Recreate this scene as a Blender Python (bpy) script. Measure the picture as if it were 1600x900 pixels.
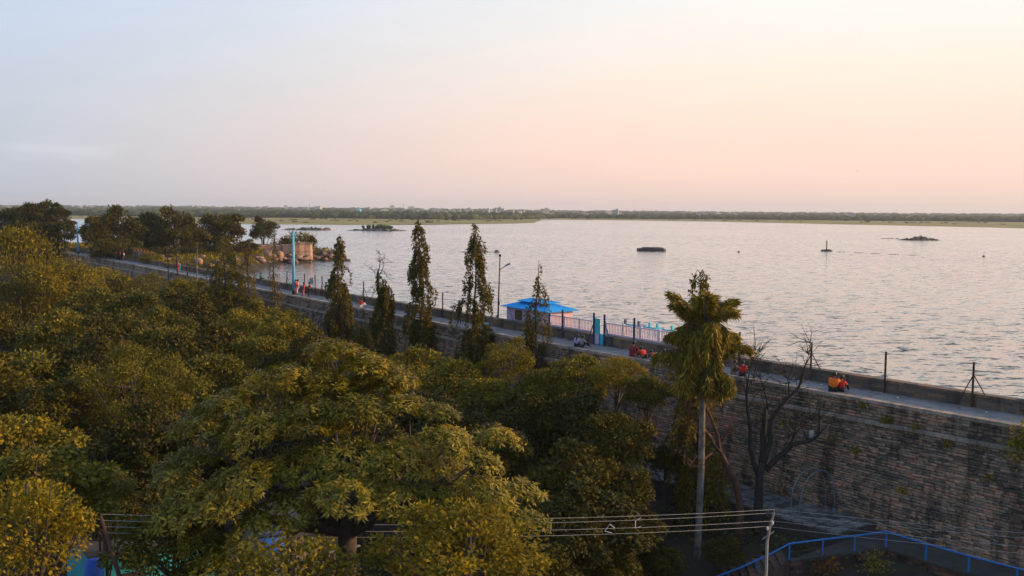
import bpy, bmesh, math, random
import numpy as np
from mathutils import Vector, Matrix

for o in list(bpy.data.objects):
    bpy.data.objects.remove(o)
SC = bpy.context.scene
C = SC.collection
rad = math.radians

# ------------------------------------------------------------------ camera
FPX, ROLL, PITCH, CAMZ = 1500.0, math.atan(0.0075), math.atan(121.0 / 1500.0), 10.0
cF = Vector((0, math.cos(PITCH), -math.sin(PITCH)))
cU = Vector((0, math.sin(PITCH), math.cos(PITCH)))
cR = Vector((1, 0, 0))
cX = cR * math.cos(ROLL) + cU * math.sin(ROLL)
cY = cU * math.cos(ROLL) - cR * math.sin(ROLL)
cam = bpy.data.cameras.new('camera')
cam.lens = 36.0 * FPX / 1600.0
cam.sensor_width = 36.0
cam.clip_start, cam.clip_end = 0.5, 60000.0
camo = bpy.data.objects.new('camera', cam)
C.objects.link(camo)
M3 = Matrix((cX, cY, -cF)).transposed().to_4x4()
M3.translation = (0, 0, CAMZ)
camo.matrix_world = M3
SC.camera = camo

# ------------------------------------------------------------------ sun, sky, exposure
SUN_AZ, SUN_EL = rad(86), rad(17)          # azimuth clockwise from +Y (to the right of the view)
sdir = Vector((math.sin(SUN_AZ) * math.cos(SUN_EL), math.cos(SUN_AZ) * math.cos(SUN_EL), math.sin(SUN_EL)))
sun = bpy.data.lights.new('sun', 'SUN')
sun.energy, sun.angle, sun.color = 5.0, rad(3), (1.0, 0.66, 0.33)
suno = bpy.data.objects.new('sun', sun)
suno.rotation_euler = (-sdir).to_track_quat('-Z', 'Y').to_euler()
suno.location = (60, 30, 60)
C.objects.link(suno)

def s2l(r, g, b):
    f = lambda c: ((c / 255.0 + 0.055) / 1.055) ** 2.4 if c > 10 else c / 255.0 / 12.92
    return (f(r), f(g), f(b), 1.0)

W = bpy.data.worlds.new('World')
SC.world = W
W.use_nodes = True
wt = W.node_tree
wt.nodes.clear()
def wn(t, **k):
    n = wt.nodes.new(t)
    for a, b in k.items():
        setattr(n, a, b)
    return n
def ramp_set(n, stops, interp='LINEAR'):
    cr = n.color_ramp
    cr.interpolation = interp
    while len(cr.elements) < len(stops):
        cr.elements.new(0.5)
    for e, (p, c) in zip(cr.elements, stops):
        e.position = p
        e.color = c
tc = wn('ShaderNodeTexCoord')
nrm = wn('ShaderNodeVectorMath', operation='NORMALIZE')
wt.links.new(tc.outputs['Generated'], nrm.inputs[0])
sep = wn('ShaderNodeSeparateXYZ')
wt.links.new(nrm.outputs[0], sep.inputs[0])
el = wn('ShaderNodeMath', operation='MAXIMUM')
wt.links.new(sep.outputs['Z'], el.inputs[0]); el.inputs[1].default_value = 0.0
er = wn('ShaderNodeMath', operation='POWER')
wt.links.new(el.outputs[0], er.inputs[0]); er.inputs[1].default_value = 0.5   # sqrt(sin elevation)
q = lambda deg: math.sqrt(math.sin(rad(deg)))
rl = wn('ShaderNodeValToRGB'); rr = wn('ShaderNodeValToRGB')
ramp_set(rl, [(0, s2l(172, 186, 200)), (q(2), s2l(180, 192, 206)), (q(6), s2l(190, 200, 214)), (q(11), s2l(192, 207, 226)),
              (q(17), s2l(180, 204, 232)), (q(40), s2l(150, 180, 215)), (1, s2l(118, 152, 198))])
ramp_set(rr, [(0, s2l(226, 204, 198)), (q(1.2), s2l(242, 210, 197)), (q(3), s2l(254, 217, 198)), (q(5), s2l(254, 222, 203)), (q(8), s2l(252, 234, 217)),
              (q(13), s2l(248, 244, 239)), (q(40), s2l(230, 230, 232)), (1, s2l(165, 185, 210))])
for n in (rl, rr):
    wt.links.new(er.outputs[0], n.inputs[0])
gaz, gel = rad(48), rad(-25)
dt = wn('ShaderNodeVectorMath', operation='DOT_PRODUCT')
wt.links.new(nrm.outputs[0], dt.inputs[0])
dt.inputs[1].default_value = (math.sin(gaz) * math.cos(gel), math.cos(gaz) * math.cos(gel), math.sin(gel))
mr = wn('ShaderNodeMapRange', interpolation_type='SMOOTHSTEP')
wt.links.new(dt.outputs['Value'], mr.inputs[0])
mr.inputs[1].default_value, mr.inputs[2].default_value = 0.08, 0.76
mix = wn('ShaderNodeMix', data_type='RGBA')
wt.links.new(mr.outputs[0], mix.inputs[0])
wt.links.new(rl.outputs[0], mix.inputs[6]); wt.links.new(rr.outputs[0], mix.inputs[7])
# thin streaks of cloud in the veil
mp = wn('ShaderNodeMapping'); mp.inputs['Scale'].default_value = (2.2, 2.2, 15.0)
wt.links.new(nrm.outputs[0], mp.inputs[0])
nz = wn('ShaderNodeTexNoise'); nz.inputs['Scale'].default_value = 3.0; nz.inputs['Detail'].default_value = 5.0
wt.links.new(mp.outputs[0], nz.inputs[0])
cr_ = wn('ShaderNodeValToRGB'); ramp_set(cr_, [(0.35, (0.982, 0.982, 0.986, 1)), (0.72, (1.012, 1.01, 1.01, 1))])
wt.links.new(nz.outputs[0], cr_.inputs[0])
mul = wn('ShaderNodeMix', data_type='RGBA', blend_type='MULTIPLY'); mul.inputs[0].default_value = 1.0
wt.links.new(mix.outputs[2], mul.inputs[6]); wt.links.new(cr_.outputs[0], mul.inputs[7])
sky = wn('ShaderNodeTexSky', sky_type='NISHITA')
sky.sun_disc = False
sky.sun_elevation, sky.sun_rotation = SUN_EL, SUN_AZ
sky.air_density, sky.dust_density, sky.ozone_density = 1.0, 2.0, 1.0
sks = wn('ShaderNodeVectorMath', operation='SCALE'); sks.inputs['Scale'].default_value = 0.10
wt.links.new(sky.outputs[0], sks.inputs[0])
# a small faint cloud low over the left skyline
cl_az, cl_el = rad(-25.0), rad(3.0)
cd_ = wn('ShaderNodeVectorMath', operation='SUBTRACT'); wt.links.new(nrm.outputs[0], cd_.inputs[0]); cd_.inputs[1].default_value = (math.sin(cl_az) * math.cos(cl_el), math.cos(cl_az) * math.cos(cl_el), math.sin(cl_el))
cs_ = wn('ShaderNodeVectorMath', operation='MULTIPLY'); wt.links.new(cd_.outputs[0], cs_.inputs[0]); cs_.inputs[1].default_value = (16.0, 16.0, 75.0)
cl_ = wn('ShaderNodeVectorMath', operation='LENGTH'); wt.links.new(cs_.outputs[0], cl_.inputs[0])
cn_ = wn('ShaderNodeTexNoise'); cn_.inputs['Scale'].default_value = 1.4; cn_.inputs['Detail'].default_value = 5.0; wt.links.new(cs_.outputs[0], cn_.inputs[0])
ca_ = wn('ShaderNodeMath', operation='MULTIPLY_ADD'); wt.links.new(cn_.outputs[0], ca_.inputs[0]); ca_.inputs[1].default_value = 2.2; wt.links.new(cl_.outputs['Value'], ca_.inputs[2])
cm_ = wn('ShaderNodeMapRange', interpolation_type='SMOOTHSTEP'); wt.links.new(ca_.outputs[0], cm_.inputs[0]); cm_.inputs[1].default_value, cm_.inputs[2].default_value, cm_.inputs[3].default_value, cm_.inputs[4].default_value = 0.9, 2.2, 0.6, 0.0
cx_ = wn('ShaderNodeMix', data_type='RGBA'); wt.links.new(cm_.outputs[0], cx_.inputs[0]); wt.links.new(mul.outputs[2], cx_.inputs[6]); cx_.inputs[7].default_value = s2l(212, 216, 222)
mx2 = wn('ShaderNodeMix', data_type='RGBA'); mx2.inputs[0].default_value = 0.08
wt.links.new(cx_.outputs[2], mx2.inputs[6]); wt.links.new(sks.outputs[0], mx2.inputs[7])
bg = wn('ShaderNodeBackground'); bg.inputs[1].default_value = 1.18
wt.links.new(mx2.outputs[2], bg.inputs[0])
wo = wn('ShaderNodeOutputWorld')
wt.links.new(bg.outputs[0], wo.inputs[0])

SC.view_settings.view_transform = 'Standard'
SC.view_settings.look = 'None'
SC.view_settings.exposure = 0.0
SC.view_settings.gamma = 1.0
SC.view_settings.use_curve_mapping = False
SC.cycles.max_bounces = 6
SC.cycles.diffuse_bounces = 2
SC.cycles.glossy_bounces = 2
SC.cycles.transmission_bounces = 3
SC.cycles.volume_bounces = 0

# ------------------------------------------------------------------ survey helpers (photo pixel -> place)
def ray(u, v):
    du, dv = u - 800.0, v - 450.0
    a = du * math.cos(ROLL) + dv * math.sin(ROLL)
    b = -du * math.sin(ROLL) + dv * math.cos(ROLL)
    return cF * FPX + cR * a - cU * b
def on_z(u, v, z):
    r = ray(u, v); t = (z - CAMZ) / r.z
    return Vector((r.x * t, r.y * t, z))
def on_y(u, v, y):
    r = ray(u, v); t = y / r.y
    return Vector((r.x * t, y, CAMZ + r.z * t))
def proj(p):
    d = Vector(p) - Vector((0, 0, CAMZ))
    k = d.dot(cF)
    if k < 0.1:
        return (-9999, -9999, k)
    return (800 + FPX * d.dot(cX) / k, 450 - FPX * d.dot(cY) / k, k)

# dam line: surveyed points of the walkway's outer edge, smoothed
_P = np.array([[24.4, 45.1], [21.2, 48.9], [19.0, 51.2], [15.8, 54.8], [14.7, 56.6], [10.3, 63.2], [8.0, 65.5], [4.7, 69.3],
               [1.0, 75.5], [-1.5, 78.1], [-9.6, 90.0], [-14.4, 95.6], [-19.9, 102.6], [-26.8, 113.0], [-43.1, 135.7],
               [-58.0, 157.9], [-66.6, 169.0], [-72.5, 176.6], [-84.9, 194.2]])
DD = np.array([-0.588, 0.809]); NN = np.array([0.809, 0.588])
_c = np.array([4.7, 69.3])
_s, _w = (_P - _c) @ DD, (_P - _c) @ NN
_pf = np.polyfit(_s, _w, 3)
S_LO, S_HI = _s.min(), _s.max()
def off(s):
    sc = min(max(s, S_LO), S_HI)
    return np.polyval(_pf, sc) + np.polyval(np.polyder(_pf), sc) * (s - sc)
def dam(s, t=0.0, z=0.0):
    p = _c + DD * s + NN * (off(s) + t)
    return Vector((p[0], p[1], z))
def dam_ang(s):
    d = dam(s + 0.5) - dam(s - 0.5)
    return math.atan2(d.y, d.x)
def s_at(u, t, z):
    lo, hi = -45.0, 260.0
    for _ in range(50):
        m = 0.5 * (lo + hi)
        if proj(dam(m, t, z))[0] > u: lo = m
        else: hi = m
    return 0.5 * (lo + hi)
def z_at(u, v, s, t):
    p = dam(s, t, 0); return on_y(u, v, p.y).z
def side(x, y):
    """(s, t) of a plan position relative to the dam"""
    qx = np.stack([np.asarray(x, float) - _c[0], np.asarray(y, float) - _c[1]], -1)
    s = qx @ DD
    sc = np.clip(s, S_LO, S_HI)
    return s, qx @ NN - (np.polyval(_pf, sc) + np.polyval(np.polyder(_pf), sc) * (s - sc))

# ------------------------------------------------------------------ object helpers
def link(name, me, mat=None, parent=None, loc=None, rotz=None):
    o = bpy.data.objects.new(name, me)
    C.objects.link(o)
    if mat is not None and me is not None and len(me.materials) == 0:
        me.materials.append(mat)
    if parent is not None: o.parent = parent
    if loc is not None: o.location = loc
    if rotz is not None: o.rotation_euler = (0, 0, rotz)
    return o
def tag(o, label=None, cat=None, group=None, kind=None):
    if label: o['label'] = label
    if cat: o['category'] = cat
    if group: o['group'] = group
    if kind: o['kind'] = kind
    return o
def empty(name, loc, rotz=0.0):
    o = bpy.data.objects.new(name, None)
    o.empty_display_size = 0.3
    C.objects.link(o)
    o.location = loc
    o.rotation_euler = (0, 0, rotz)
    return o
def mesh(name, V, F, smooth=False):
    me = bpy.data.meshes.new(name)
    me.from_pydata([tuple(v) for v in V], [], [tuple(f) for f in F])
    if smooth:
        me.polygons.foreach_set('use_smooth', [True] * len(me.polygons))
    me.update()
    return me
def np_mesh(name, V, F, rnd=None, smooth=False):
    """V (n,3), F (m,k) arrays; rnd per vertex"""
    me = bpy.data.meshes.new(name)
    n, m, k = len(V), len(F), F.shape[1]
    me.vertices.add(n); me.vertices.foreach_set('co', np.ascontiguousarray(V, np.float32).ravel())
    me.loops.add(m * k); me.loops.foreach_set('vertex_index', np.ascontiguousarray(F, np.int32).ravel())
    me.polygons.add(m)
    me.polygons.foreach_set('loop_start', np.arange(0, m * k, k, dtype=np.int32))
    me.polygons.foreach_set('loop_total', np.full(m, k, np.int32))
    if smooth:
        me.polygons.foreach_set('use_smooth', np.ones(m, bool))
    if rnd is not None:
        a = me.attributes.new('rnd', 'FLOAT', 'POINT')
        a.data.foreach_set('value', np.ascontiguousarray(rnd, np.float32))
    me.update(calc_edges=True)
    return me
class MB:
    def __init__(self): self.V, self.F = [], []
    def add(self, V, F):
        n = len(self.V); self.V += [tuple(v) for v in V]; self.F += [tuple(i + n for i in f) for f in F]
        return self
    def box(self, c, h, rz=0.0, jit=0.0, rng=random):
        ca, sa = math.cos(rz), math.sin(rz)
        V = []
        for z in (-1, 1):
            for x, y in ((-1, -1), (1, -1), (1, 1), (-1, 1)):
                X, Y, Z = x * h[0] + rng.uniform(-jit, jit), y * h[1] + rng.uniform(-jit, jit), z * h[2] + rng.uniform(-jit, jit)
                V.append((c[0] + X * ca - Y * sa, c[1] + X * sa + Y * ca, c[2] + Z))
        return self.add(V, [(3, 2, 1, 0), (4, 5, 6, 7), (0, 1, 5, 4), (1, 2, 6, 5), (2, 3, 7, 6), (3, 0, 4, 7)])
    def tube(self, pts, radii, n=6, cap=True):
        pts = [Vector(p) for p in pts]
        if not hasattr(radii, '__len__'): radii = [radii] * len(pts)
        V, F = [], []
        prev = None
        for i, p in enumerate(pts):
            d = (pts[min(i + 1, len(pts) - 1)] - pts[max(i - 1, 0)])
            d = d.normalized() if d.length > 1e-9 else Vector((0, 0, 1))
            if prev is None:
                a = Vector((1, 0, 0)) if abs(d.x) < 0.8 else Vector((0, 1, 0))
                x = d.cross(a).normalized()
            else:
                x = (prev - d * prev.dot(d)).normalized()
            prev = x
            y = d.cross(x)
            for k in range(n):
                an = 2 * math.pi * k / n
                V.append(p + (x * math.cos(an) + y * math.sin(an)) * radii[i])
        for i in range(len(pts) - 1):
            for k in range(n):
                F.append((i * n + k, i * n + (k + 1) % n, (i + 1) * n + (k + 1) % n, (i + 1) * n + k))
        if cap:
            F.append(tuple(reversed(range(n)))); F.append(tuple((len(pts) - 1) * n + k for k in range(n)))
        return self.add(V, F)
    def build(self, name, mat, parent=None, smooth=False, loc=None, rotz=None):
        return link(name, mesh(name, self.V, self.F, smooth), mat, parent, loc, rotz)

def ico(sub):
    bm = bmesh.new(); bmesh.ops.create_icosphere(bm, subdivisions=sub, radius=1.0)
    V = np.array([v.co[:] for v in bm.verts]); F = np.array([[v.index for v in f.verts] for f in bm.faces])
    bm.free()
    return V, F
ICO1, ICO2, ICO3 = ico(1), ico(2), ico(3)
def lump(rng, base=ICO2, amp=0.28, flat=1.0):
    """an irregular boulder / clump of unit size"""
    V, F = base
    V = V.copy()
    d = np.zeros(len(V))
    for k in range(5):
        w = rng.normal(size=3) * (1.2 + k * 0.8)
        d += np.sin(V @ w + rng.uniform(0, 6.3)) / (1.3 + k)
    V = V * (1 + amp * d[:, None])
    V[:, 2] *= flat
    return V, F
def join_np(parts):
    Vs, Fs, n = [], [], 0
    for V, F in parts:
        Vs.append(V); Fs.append(F + n); n += len(V)
    return np.concatenate(Vs), np.concatenate(Fs)

# ------------------------------------------------------------------ materials
MATS = {}
def newmat(name):
    m = bpy.data.materials.new(name); m.use_nodes = True
    MATS[name] = m
    nt = m.node_tree
    return m, nt, nt.nodes['Principled BSDF']
def N(nt, t, ins=None, **k):
    n = nt.nodes.new(t)
    for a, b in k.items(): setattr(n, a, b)
    for a, b in (ins or {}).items(): n.inputs[a].default_value = b
    return n
def simple(name, col, rough=0.7, var=0.25, scale=6.0, bump=0.15, metal=0.0, coords='Object'):
    """paint / wood / cloth: base colour broken up by two noises and fine relief"""
    m, nt, b = newmat(name)
    tcn = N(nt, 'ShaderNodeTexCoord')
    n1 = N(nt, 'ShaderNodeTexNoise', {'Scale': scale, 'Detail': 6.0, 'Roughness': 0.65})
    nt.links.new(tcn.outputs[coords], n1.inputs[0])
    r = N(nt, 'ShaderNodeValToRGB')
    c = col
    ramp_set(r, [(0.28, (c[0] * (1 - var), c[1] * (1 - var), c[2] * (1 - var), 1)), (0.72, (min(1, c[0] * (1 + var)), min(1, c[1] * (1 + var)), min(1, c[2] * (1 + var)), 1))])
    nt.links.new(n1.outputs[0], r.inputs[0]); nt.links.new(r.outputs[0], b.inputs['Base Color'])
    b.inputs['Roughness'].default_value = rough; b.inputs['Metallic'].default_value = metal
    if bump:
        n2 = N(nt, 'ShaderNodeTexNoise', {'Scale': scale * 6, 'Detail': 4.0})
        nt.links.new(tcn.outputs[coords], n2.inputs[0])
        bp = N(nt, 'ShaderNodeBump', {'Strength': bump, 'Distance': 0.02})
        nt.links.new(n2.outputs[0], bp.inputs['Height']); nt.links.new(bp.outputs[0], b.inputs['Normal'])
    return m

def stone_mat(name, stops, dirt=0.5, scale=1.0):
    """masonry: one tone per stone (rnd attribute or object random), weather streaks, grain"""
    m, nt, b = newmat(name)
    at = N(nt, 'ShaderNodeAttribute', attribute_name='rnd')
    oi = N(nt, 'ShaderNodeObjectInfo')
    ad = N(nt, 'ShaderNodeMath', operation='ADD'); nt.links.new(at.outputs['Fac'], ad.inputs[0]); nt.links.new(oi.outputs['Random'], ad.inputs[1])
    fr = N(nt, 'ShaderNodeMath', operation='FRACT'); nt.links.new(ad.outputs[0], fr.inputs[0])
    geo = N(nt, 'ShaderNodeNewGeometry')
    n0 = N(nt, 'ShaderNodeTexNoise', {'Scale': 0.35 * scale, 'Detail': 3.0})
    nt.links.new(geo.outputs['Position'], n0.inputs[0])
    mr_ = N(nt, 'ShaderNodeMapRange', {1: 0.3, 2: 0.7, 3: -0.35, 4: 0.35}); nt.links.new(n0.outputs[0], mr_.inputs[0])
    a2 = N(nt, 'ShaderNodeMath', operation='ADD', use_clamp=True); nt.links.new(fr.outputs[0], a2.inputs[0]); nt.links.new(mr_.outputs[0], a2.inputs[1])
    r = N(nt, 'ShaderNodeValToRGB'); ramp_set(r, stops); nt.links.new(a2.outputs[0], r.inputs[0])
    n1 = N(nt, 'ShaderNodeTexNoise', {'Scale': 9.0 * scale, 'Detail': 8.0, 'Roughness': 0.7}); nt.links.new(geo.outputs['Position'], n1.inputs[0])
    mpn = N(nt, 'ShaderNodeMapping'); mpn.inputs['Scale'].default_value = (0.9, 0.9, 0.12); nt.links.new(geo.outputs['Position'], mpn.inputs[0])
    n2 = N(nt, 'ShaderNodeTexNoise', {'Scale': 1.1 * scale, 'Detail': 5.0, 'Roughness': 0.6}); nt.links.new(mpn.outputs[0], n2.inputs[0])
    r1 = N(nt, 'ShaderNodeValToRGB'); ramp_set(r1, [(0.3, (0.55, 0.55, 0.55, 1)), (0.7, (1.25, 1.22, 1.18, 1))]); nt.links.new(n1.outputs[0], r1.inputs[0])
    r2 = N(nt, 'ShaderNodeValToRGB'); ramp_set(r2, [(0.40, (1 - dirt, 1 - dirt, 1 - dirt, 1)), (0.50, (1, 1, 1, 1))]); nt.links.new(n2.outputs[0], r2.inputs[0])
    m1 = N(nt, 'ShaderNodeMix', data_type='RGBA', blend_type='MULTIPLY'); m1.inputs[0].default_value = 1.0
    nt.links.new(r.outputs[0], m1.inputs[6]); nt.links.new(r1.outputs[0], m1.inputs[7])
    m2 = N(nt, 'ShaderNodeMix', data_type='RGBA', blend_type='MULTIPLY'); m2.inputs[0].default_value = 1.0
    nt.links.new(m1.outputs[2], m2.inputs[6]); nt.links.new(r2.outputs[0], m2.inputs[7])
    nt.links.new(m2.outputs[2], b.inputs['Base Color'])
    b.inputs['Roughness'].default_value = 0.88
    bp = N(nt, 'ShaderNodeBump', {'Strength': 0.5, 'Distance': 0.03}); nt.links.new(n1.outputs[0], bp.inputs['Height']); nt.links.new(bp.outputs[0], b.inputs['Normal'])
    return m

def leaf_mat(name, stops, trans=0.25, rough=0.6, spec=0.14, gain=1.4):
    m, nt, b = newmat(name)
    at = N(nt, 'ShaderNodeAttribute', attribute_name='rnd')
    oi = N(nt, 'ShaderNodeObjectInfo')
    mo = N(nt, 'ShaderNodeMath', operation='MULTIPLY_ADD'); mo.inputs[1].default_value = 0.40; mo.inputs[2].default_value = -0.20
    nt.links.new(oi.outputs['Random'], mo.inputs[0])
    ad = N(nt, 'ShaderNodeMath', operation='ADD', use_clamp=True); nt.links.new(at.outputs['Fac'], ad.inputs[0]); nt.links.new(mo.outputs[0], ad.inputs[1])
    stops = [(p_, (c_[0] * gain, c_[1] * gain * 1.05, c_[2] * gain, 1)) for p_, c_ in stops]
    r = N(nt, 'ShaderNodeValToRGB'); ramp_set(r, stops); nt.links.new(ad.outputs[0], r.inputs[0])
    nt.links.new(r.outputs[0], b.inputs['Base Color'])
    b.inputs['Roughness'].default_value = rough
    b.inputs['Specular IOR Level'].default_value = spec
    tr = N(nt, 'ShaderNodeBsdfTranslucent')
    br = N(nt, 'ShaderNodeMix', data_type='RGBA', blend_type='MULTIPLY'); br.inputs[0].default_value = 1.0
    br.inputs[7].default_value = (1.5, 1.35, 0.7, 1)
    nt.links.new(r.outputs[0], br.inputs[6]); nt.links.new(br.outputs[2], tr.inputs[0])
    ms = N(nt, 'ShaderNodeMixShader'); ms.inputs[0].default_value = trans
    nt.links.new(b.outputs[0], ms.inputs[1]); nt.links.new(tr.outputs[0], ms.inputs[2])
    nt.links.new(ms.outputs[0], nt.nodes['Material Output'].inputs[0])
    return m

wall_stops = [(0.0, (0.12, 0.098, 0.08, 1)), (0.35, (0.25, 0.195, 0.15, 1)), (0.62, (0.34, 0.245, 0.178, 1)), (0.82, (0.40, 0.225, 0.15, 1)), (1.0, (0.50, 0.30, 0.21, 1))]
M_stone = stone_mat('dam_stone', wall_stops, 0.58)
M_coping = stone_mat('coping_stone', [(0, (0.24, 0.20, 0.17, 1)), (0.5, (0.37, 0.30, 0.255, 1)), (1, (0.47, 0.345, 0.275, 1))], 0.3)
M_para = stone_mat('parapet_stone', [(0, (0.10, 0.085, 0.075, 1)), (0.6, (0.17, 0.125, 0.098, 1)), (1, (0.23, 0.135, 0.09, 1))], 0.5)
M_mortar = simple('mortar', (0.045, 0.040, 0.036), 0.95, 0.4, 2.0, 0.3)
M_walk = simple('walkway_concrete', (0.22, 0.19, 0.178), 0.85, 0.45, 0.9, 0.3)
M_slab = stone_mat('paving_slab', [(0, (0.11, 0.105, 0.10, 1)), (0.6, (0.18, 0.17, 0.16, 1)), (1, (0.24, 0.22, 0.20, 1))], 0.5)
M_brick = stone_mat('old_brick', [(0, (0.06, 0.04, 0.033, 1)), (0.6, (0.13, 0.07, 0.05, 1)), (1, (0.20, 0.09, 0.06, 1))], 0.5)
M_fort = stone_mat('fort_stone', [(0, (0.23, 0.16, 0.12, 1)), (0.5, (0.40, 0.25, 0.18, 1)), (1, (0.52, 0.30, 0.21, 1))], 0.45, 0.6)
M_rock = stone_mat('pink_granite', [(0, (0.16, 0.10, 0.08, 1)), (0.5, (0.30, 0.18, 0.13, 1)), (1, (0.44, 0.25, 0.18, 1))], 0.5, 0.5)
M_islet = stone_mat('islet_rock', [(0, (0.06, 0.05, 0.045, 1)), (0.6, (0.13, 0.10, 0.09, 1)), (1, (0.24, 0.15, 0.12, 1))], 0.4, 0.3)
M_bark = simple('bark', (0.06, 0.045, 0.035), 0.95, 0.45, 5.0, 0.6)
M_redbark = simple('red_bark', (0.085, 0.038, 0.024), 0.9, 0.5, 3.0, 0.6)
M_deadbark = simple('dead_bark', (0.026, 0.022, 0.020), 0.95, 0.5, 4.0, 0.6)
M_palebark = simple('pale_bark', (0.155, 0.132, 0.115), 0.9, 0.7, 2.2, 0.6)
M_iron = simple('rusty_iron', (0.10, 0.055, 0.04), 0.7, 0.45, 12.0, 0.2, 0.4)
M_bluepost = simple('blue_post_paint', (0.035, 0.06, 0.12), 0.5, 0.3, 9.0, 0.1)
M_skypole = simple('sky_blue_paint', (0.12, 0.46, 0.66), 0.45, 0.15, 3.0, 0.05)
M_turq = simple('turquoise_paint', (0.03, 0.46, 0.58), 0.5, 0.18, 3.0, 0.08)
M_roofblue = simple('blue_sheet_roof', (0.004, 0.36, 0.80), 0.6, 0.15, 2.0, 0.05)
M_lilac = simple('lilac_wall_paint', (0.56, 0.41, 0.58), 0.85, 0.10, 2.5, 0.1)
M_wall_sunlit = simple('pavilion_wall_sunlit', (0.70, 0.42, 0.46), 0.85, 0.10, 2.5, 0.1)  # pavilion wall paint with the low sun's warm tint put into the colour
M_balus = simple('pink_white_paint', (0.70, 0.56, 0.64), 0.8, 0.12, 6.0, 0.1)
M_white = simple('white_paint', (0.75, 0.70, 0.70), 0.7, 0.10, 4.0, 0.1)
M_dark = simple('dark_opening', (0.02, 0.018, 0.016), 0.6, 0.3, 4.0, 0.0)
M_grille = simple('yellowed_window', (0.16, 0.12, 0.03), 0.35, 0.4, 9.0, 0.0)
M_railblue = simple('railing_blue_paint', (0.015, 0.16, 0.48), 0.45, 0.2, 6.0, 0.08)
M_hoop = simple('grey_blue_tube', (0.13, 0.19, 0.25), 0.5, 0.25, 6.0, 0.05)
M_wire = simple('aluminium_wire', (0.42, 0.41, 0.40), 0.45, 0.15, 6.0, 0.0, 0.3)
M_polec = simple('pale_pole', (0.22, 0.19, 0.175), 0.75, 0.25, 5.0, 0.15)
M_sign = simple('grey_sign_board', (0.26, 0.29, 0.33), 0.6, 0.15, 5.0, 0.05)
M_tarp = simple('blue_tarpaulin', (0.008, 0.10, 0.55), 0.55, 0.3, 4.0, 0.3)
M_house = simple('whitewash', (0.40, 0.385, 0.38), 0.8, 0.12, 0.3, 0.0)
M_concrete = simple('dark_concrete', (0.050, 0.043, 0.038), 0.95, 0.45, 1.2, 0.4)
M_skin = simple('skin', (0.25, 0.12, 0.075), 0.6, 0.08, 8.0, 0.0)
M_hair = simple('black_hair', (0.012, 0.010, 0.009), 0.5, 0.2, 20.0, 0.0)
M_bird = simple('bird_feather', (0.02, 0.018, 0.018), 0.8, 0.3, 20.0, 0.0)

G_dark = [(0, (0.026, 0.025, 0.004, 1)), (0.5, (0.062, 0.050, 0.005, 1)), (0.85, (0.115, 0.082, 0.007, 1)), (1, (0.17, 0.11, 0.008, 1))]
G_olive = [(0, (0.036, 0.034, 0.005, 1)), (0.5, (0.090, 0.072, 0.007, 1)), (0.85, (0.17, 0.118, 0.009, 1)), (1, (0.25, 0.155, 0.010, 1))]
G_gold = [(0, (0.06, 0.050, 0.006, 1)), (0.5, (0.15, 0.110, 0.008, 1)), (0.85, (0.26, 0.170, 0.010, 1)), (1, (0.36, 0.21, 0.012, 1))]
G_big = [(0, (0.040, 0.040, 0.007, 1)), (0.5, (0.125, 0.098, 0.009, 1)), (0.85, (0.235, 0.160, 0.012, 1)), (1, (0.34, 0.20, 0.014, 1))]
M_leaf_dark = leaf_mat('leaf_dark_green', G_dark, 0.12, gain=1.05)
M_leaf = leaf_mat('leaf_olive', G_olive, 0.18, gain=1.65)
M_leaf_gold = leaf_mat('leaf_yellow_green', G_gold, 0.28, gain=1.3)
M_leaf_big = leaf_mat('leaf_glossy_green', G_big, 0.22, 0.5, 0.22, 1.55)
M_leaf_mast = leaf_mat('leaf_mast', [(0, (0.030, 0.027, 0.004, 1)), (0.5, (0.085, 0.062, 0.006, 1)), (0.85, (0.16, 0.105, 0.008, 1)), (1, (0.22, 0.13, 0.010, 1))], 0.25)
M_frond = leaf_mat('palm_leaflet', [(0, (0.045, 0.038, 0.005, 1)), (0.5, (0.13, 0.092, 0.008, 1)), (0.85, (0.22, 0.145, 0.012, 1)), (1, (0.30, 0.19, 0.022, 1))], 0.2, 0.5, 0.2)
M_leaf_rust = leaf_mat('leaf_rust', [(0, (0.05, 0.035, 0.008, 1)), (0.5, (0.12, 0.055, 0.010, 1)), (1, (0.24, 0.08, 0.012, 1))], 0.2)
M_farwood = leaf_mat('far_wood', [(0, (0.030, 0.040, 0.020, 1)), (0.5, (0.055, 0.066, 0.026, 1)), (1, (0.095, 0.095, 0.030, 1))], 0.0, 0.9, 0.1, 1.0)
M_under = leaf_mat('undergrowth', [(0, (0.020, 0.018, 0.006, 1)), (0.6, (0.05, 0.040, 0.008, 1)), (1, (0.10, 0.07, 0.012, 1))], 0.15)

# ground: earth by the dam, meadow on the far shore, scrub beyond
m, nt, b = newmat('ground_earth')
geo = N(nt, 'ShaderNodeNewGeometry')
sp = N(nt, 'ShaderNodeSeparateXYZ'); nt.links.new(geo.outputs['Position'], sp.inputs[0])
far = N(nt, 'ShaderNodeMapRange', {1: 350.0, 2: 450.0}); nt.links.new(sp.outputs['Y'], far.inputs[0])
n1 = N(nt, 'ShaderNodeTexNoise', {'Scale': 0.9, 'Detail': 7.0}); nt.links.new(geo.outputs['Position'], n1.inputs[0])
rn = N(nt, 'ShaderNodeValToRGB'); ramp_set(rn, [(0.3, (0.014, 0.010, 0.006, 1)), (0.55, (0.030, 0.021, 0.011, 1)), (0.75, (0.034, 0.029, 0.008, 1))]); nt.links.new(n1.outputs[0], rn.inputs[0])
mpn = N(nt, 'ShaderNodeMapping'); mpn.inputs['Scale'].default_value = (0.010, 0.022, 0.02); nt.links.new(geo.outputs['Position'], mpn.inputs[0])
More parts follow.
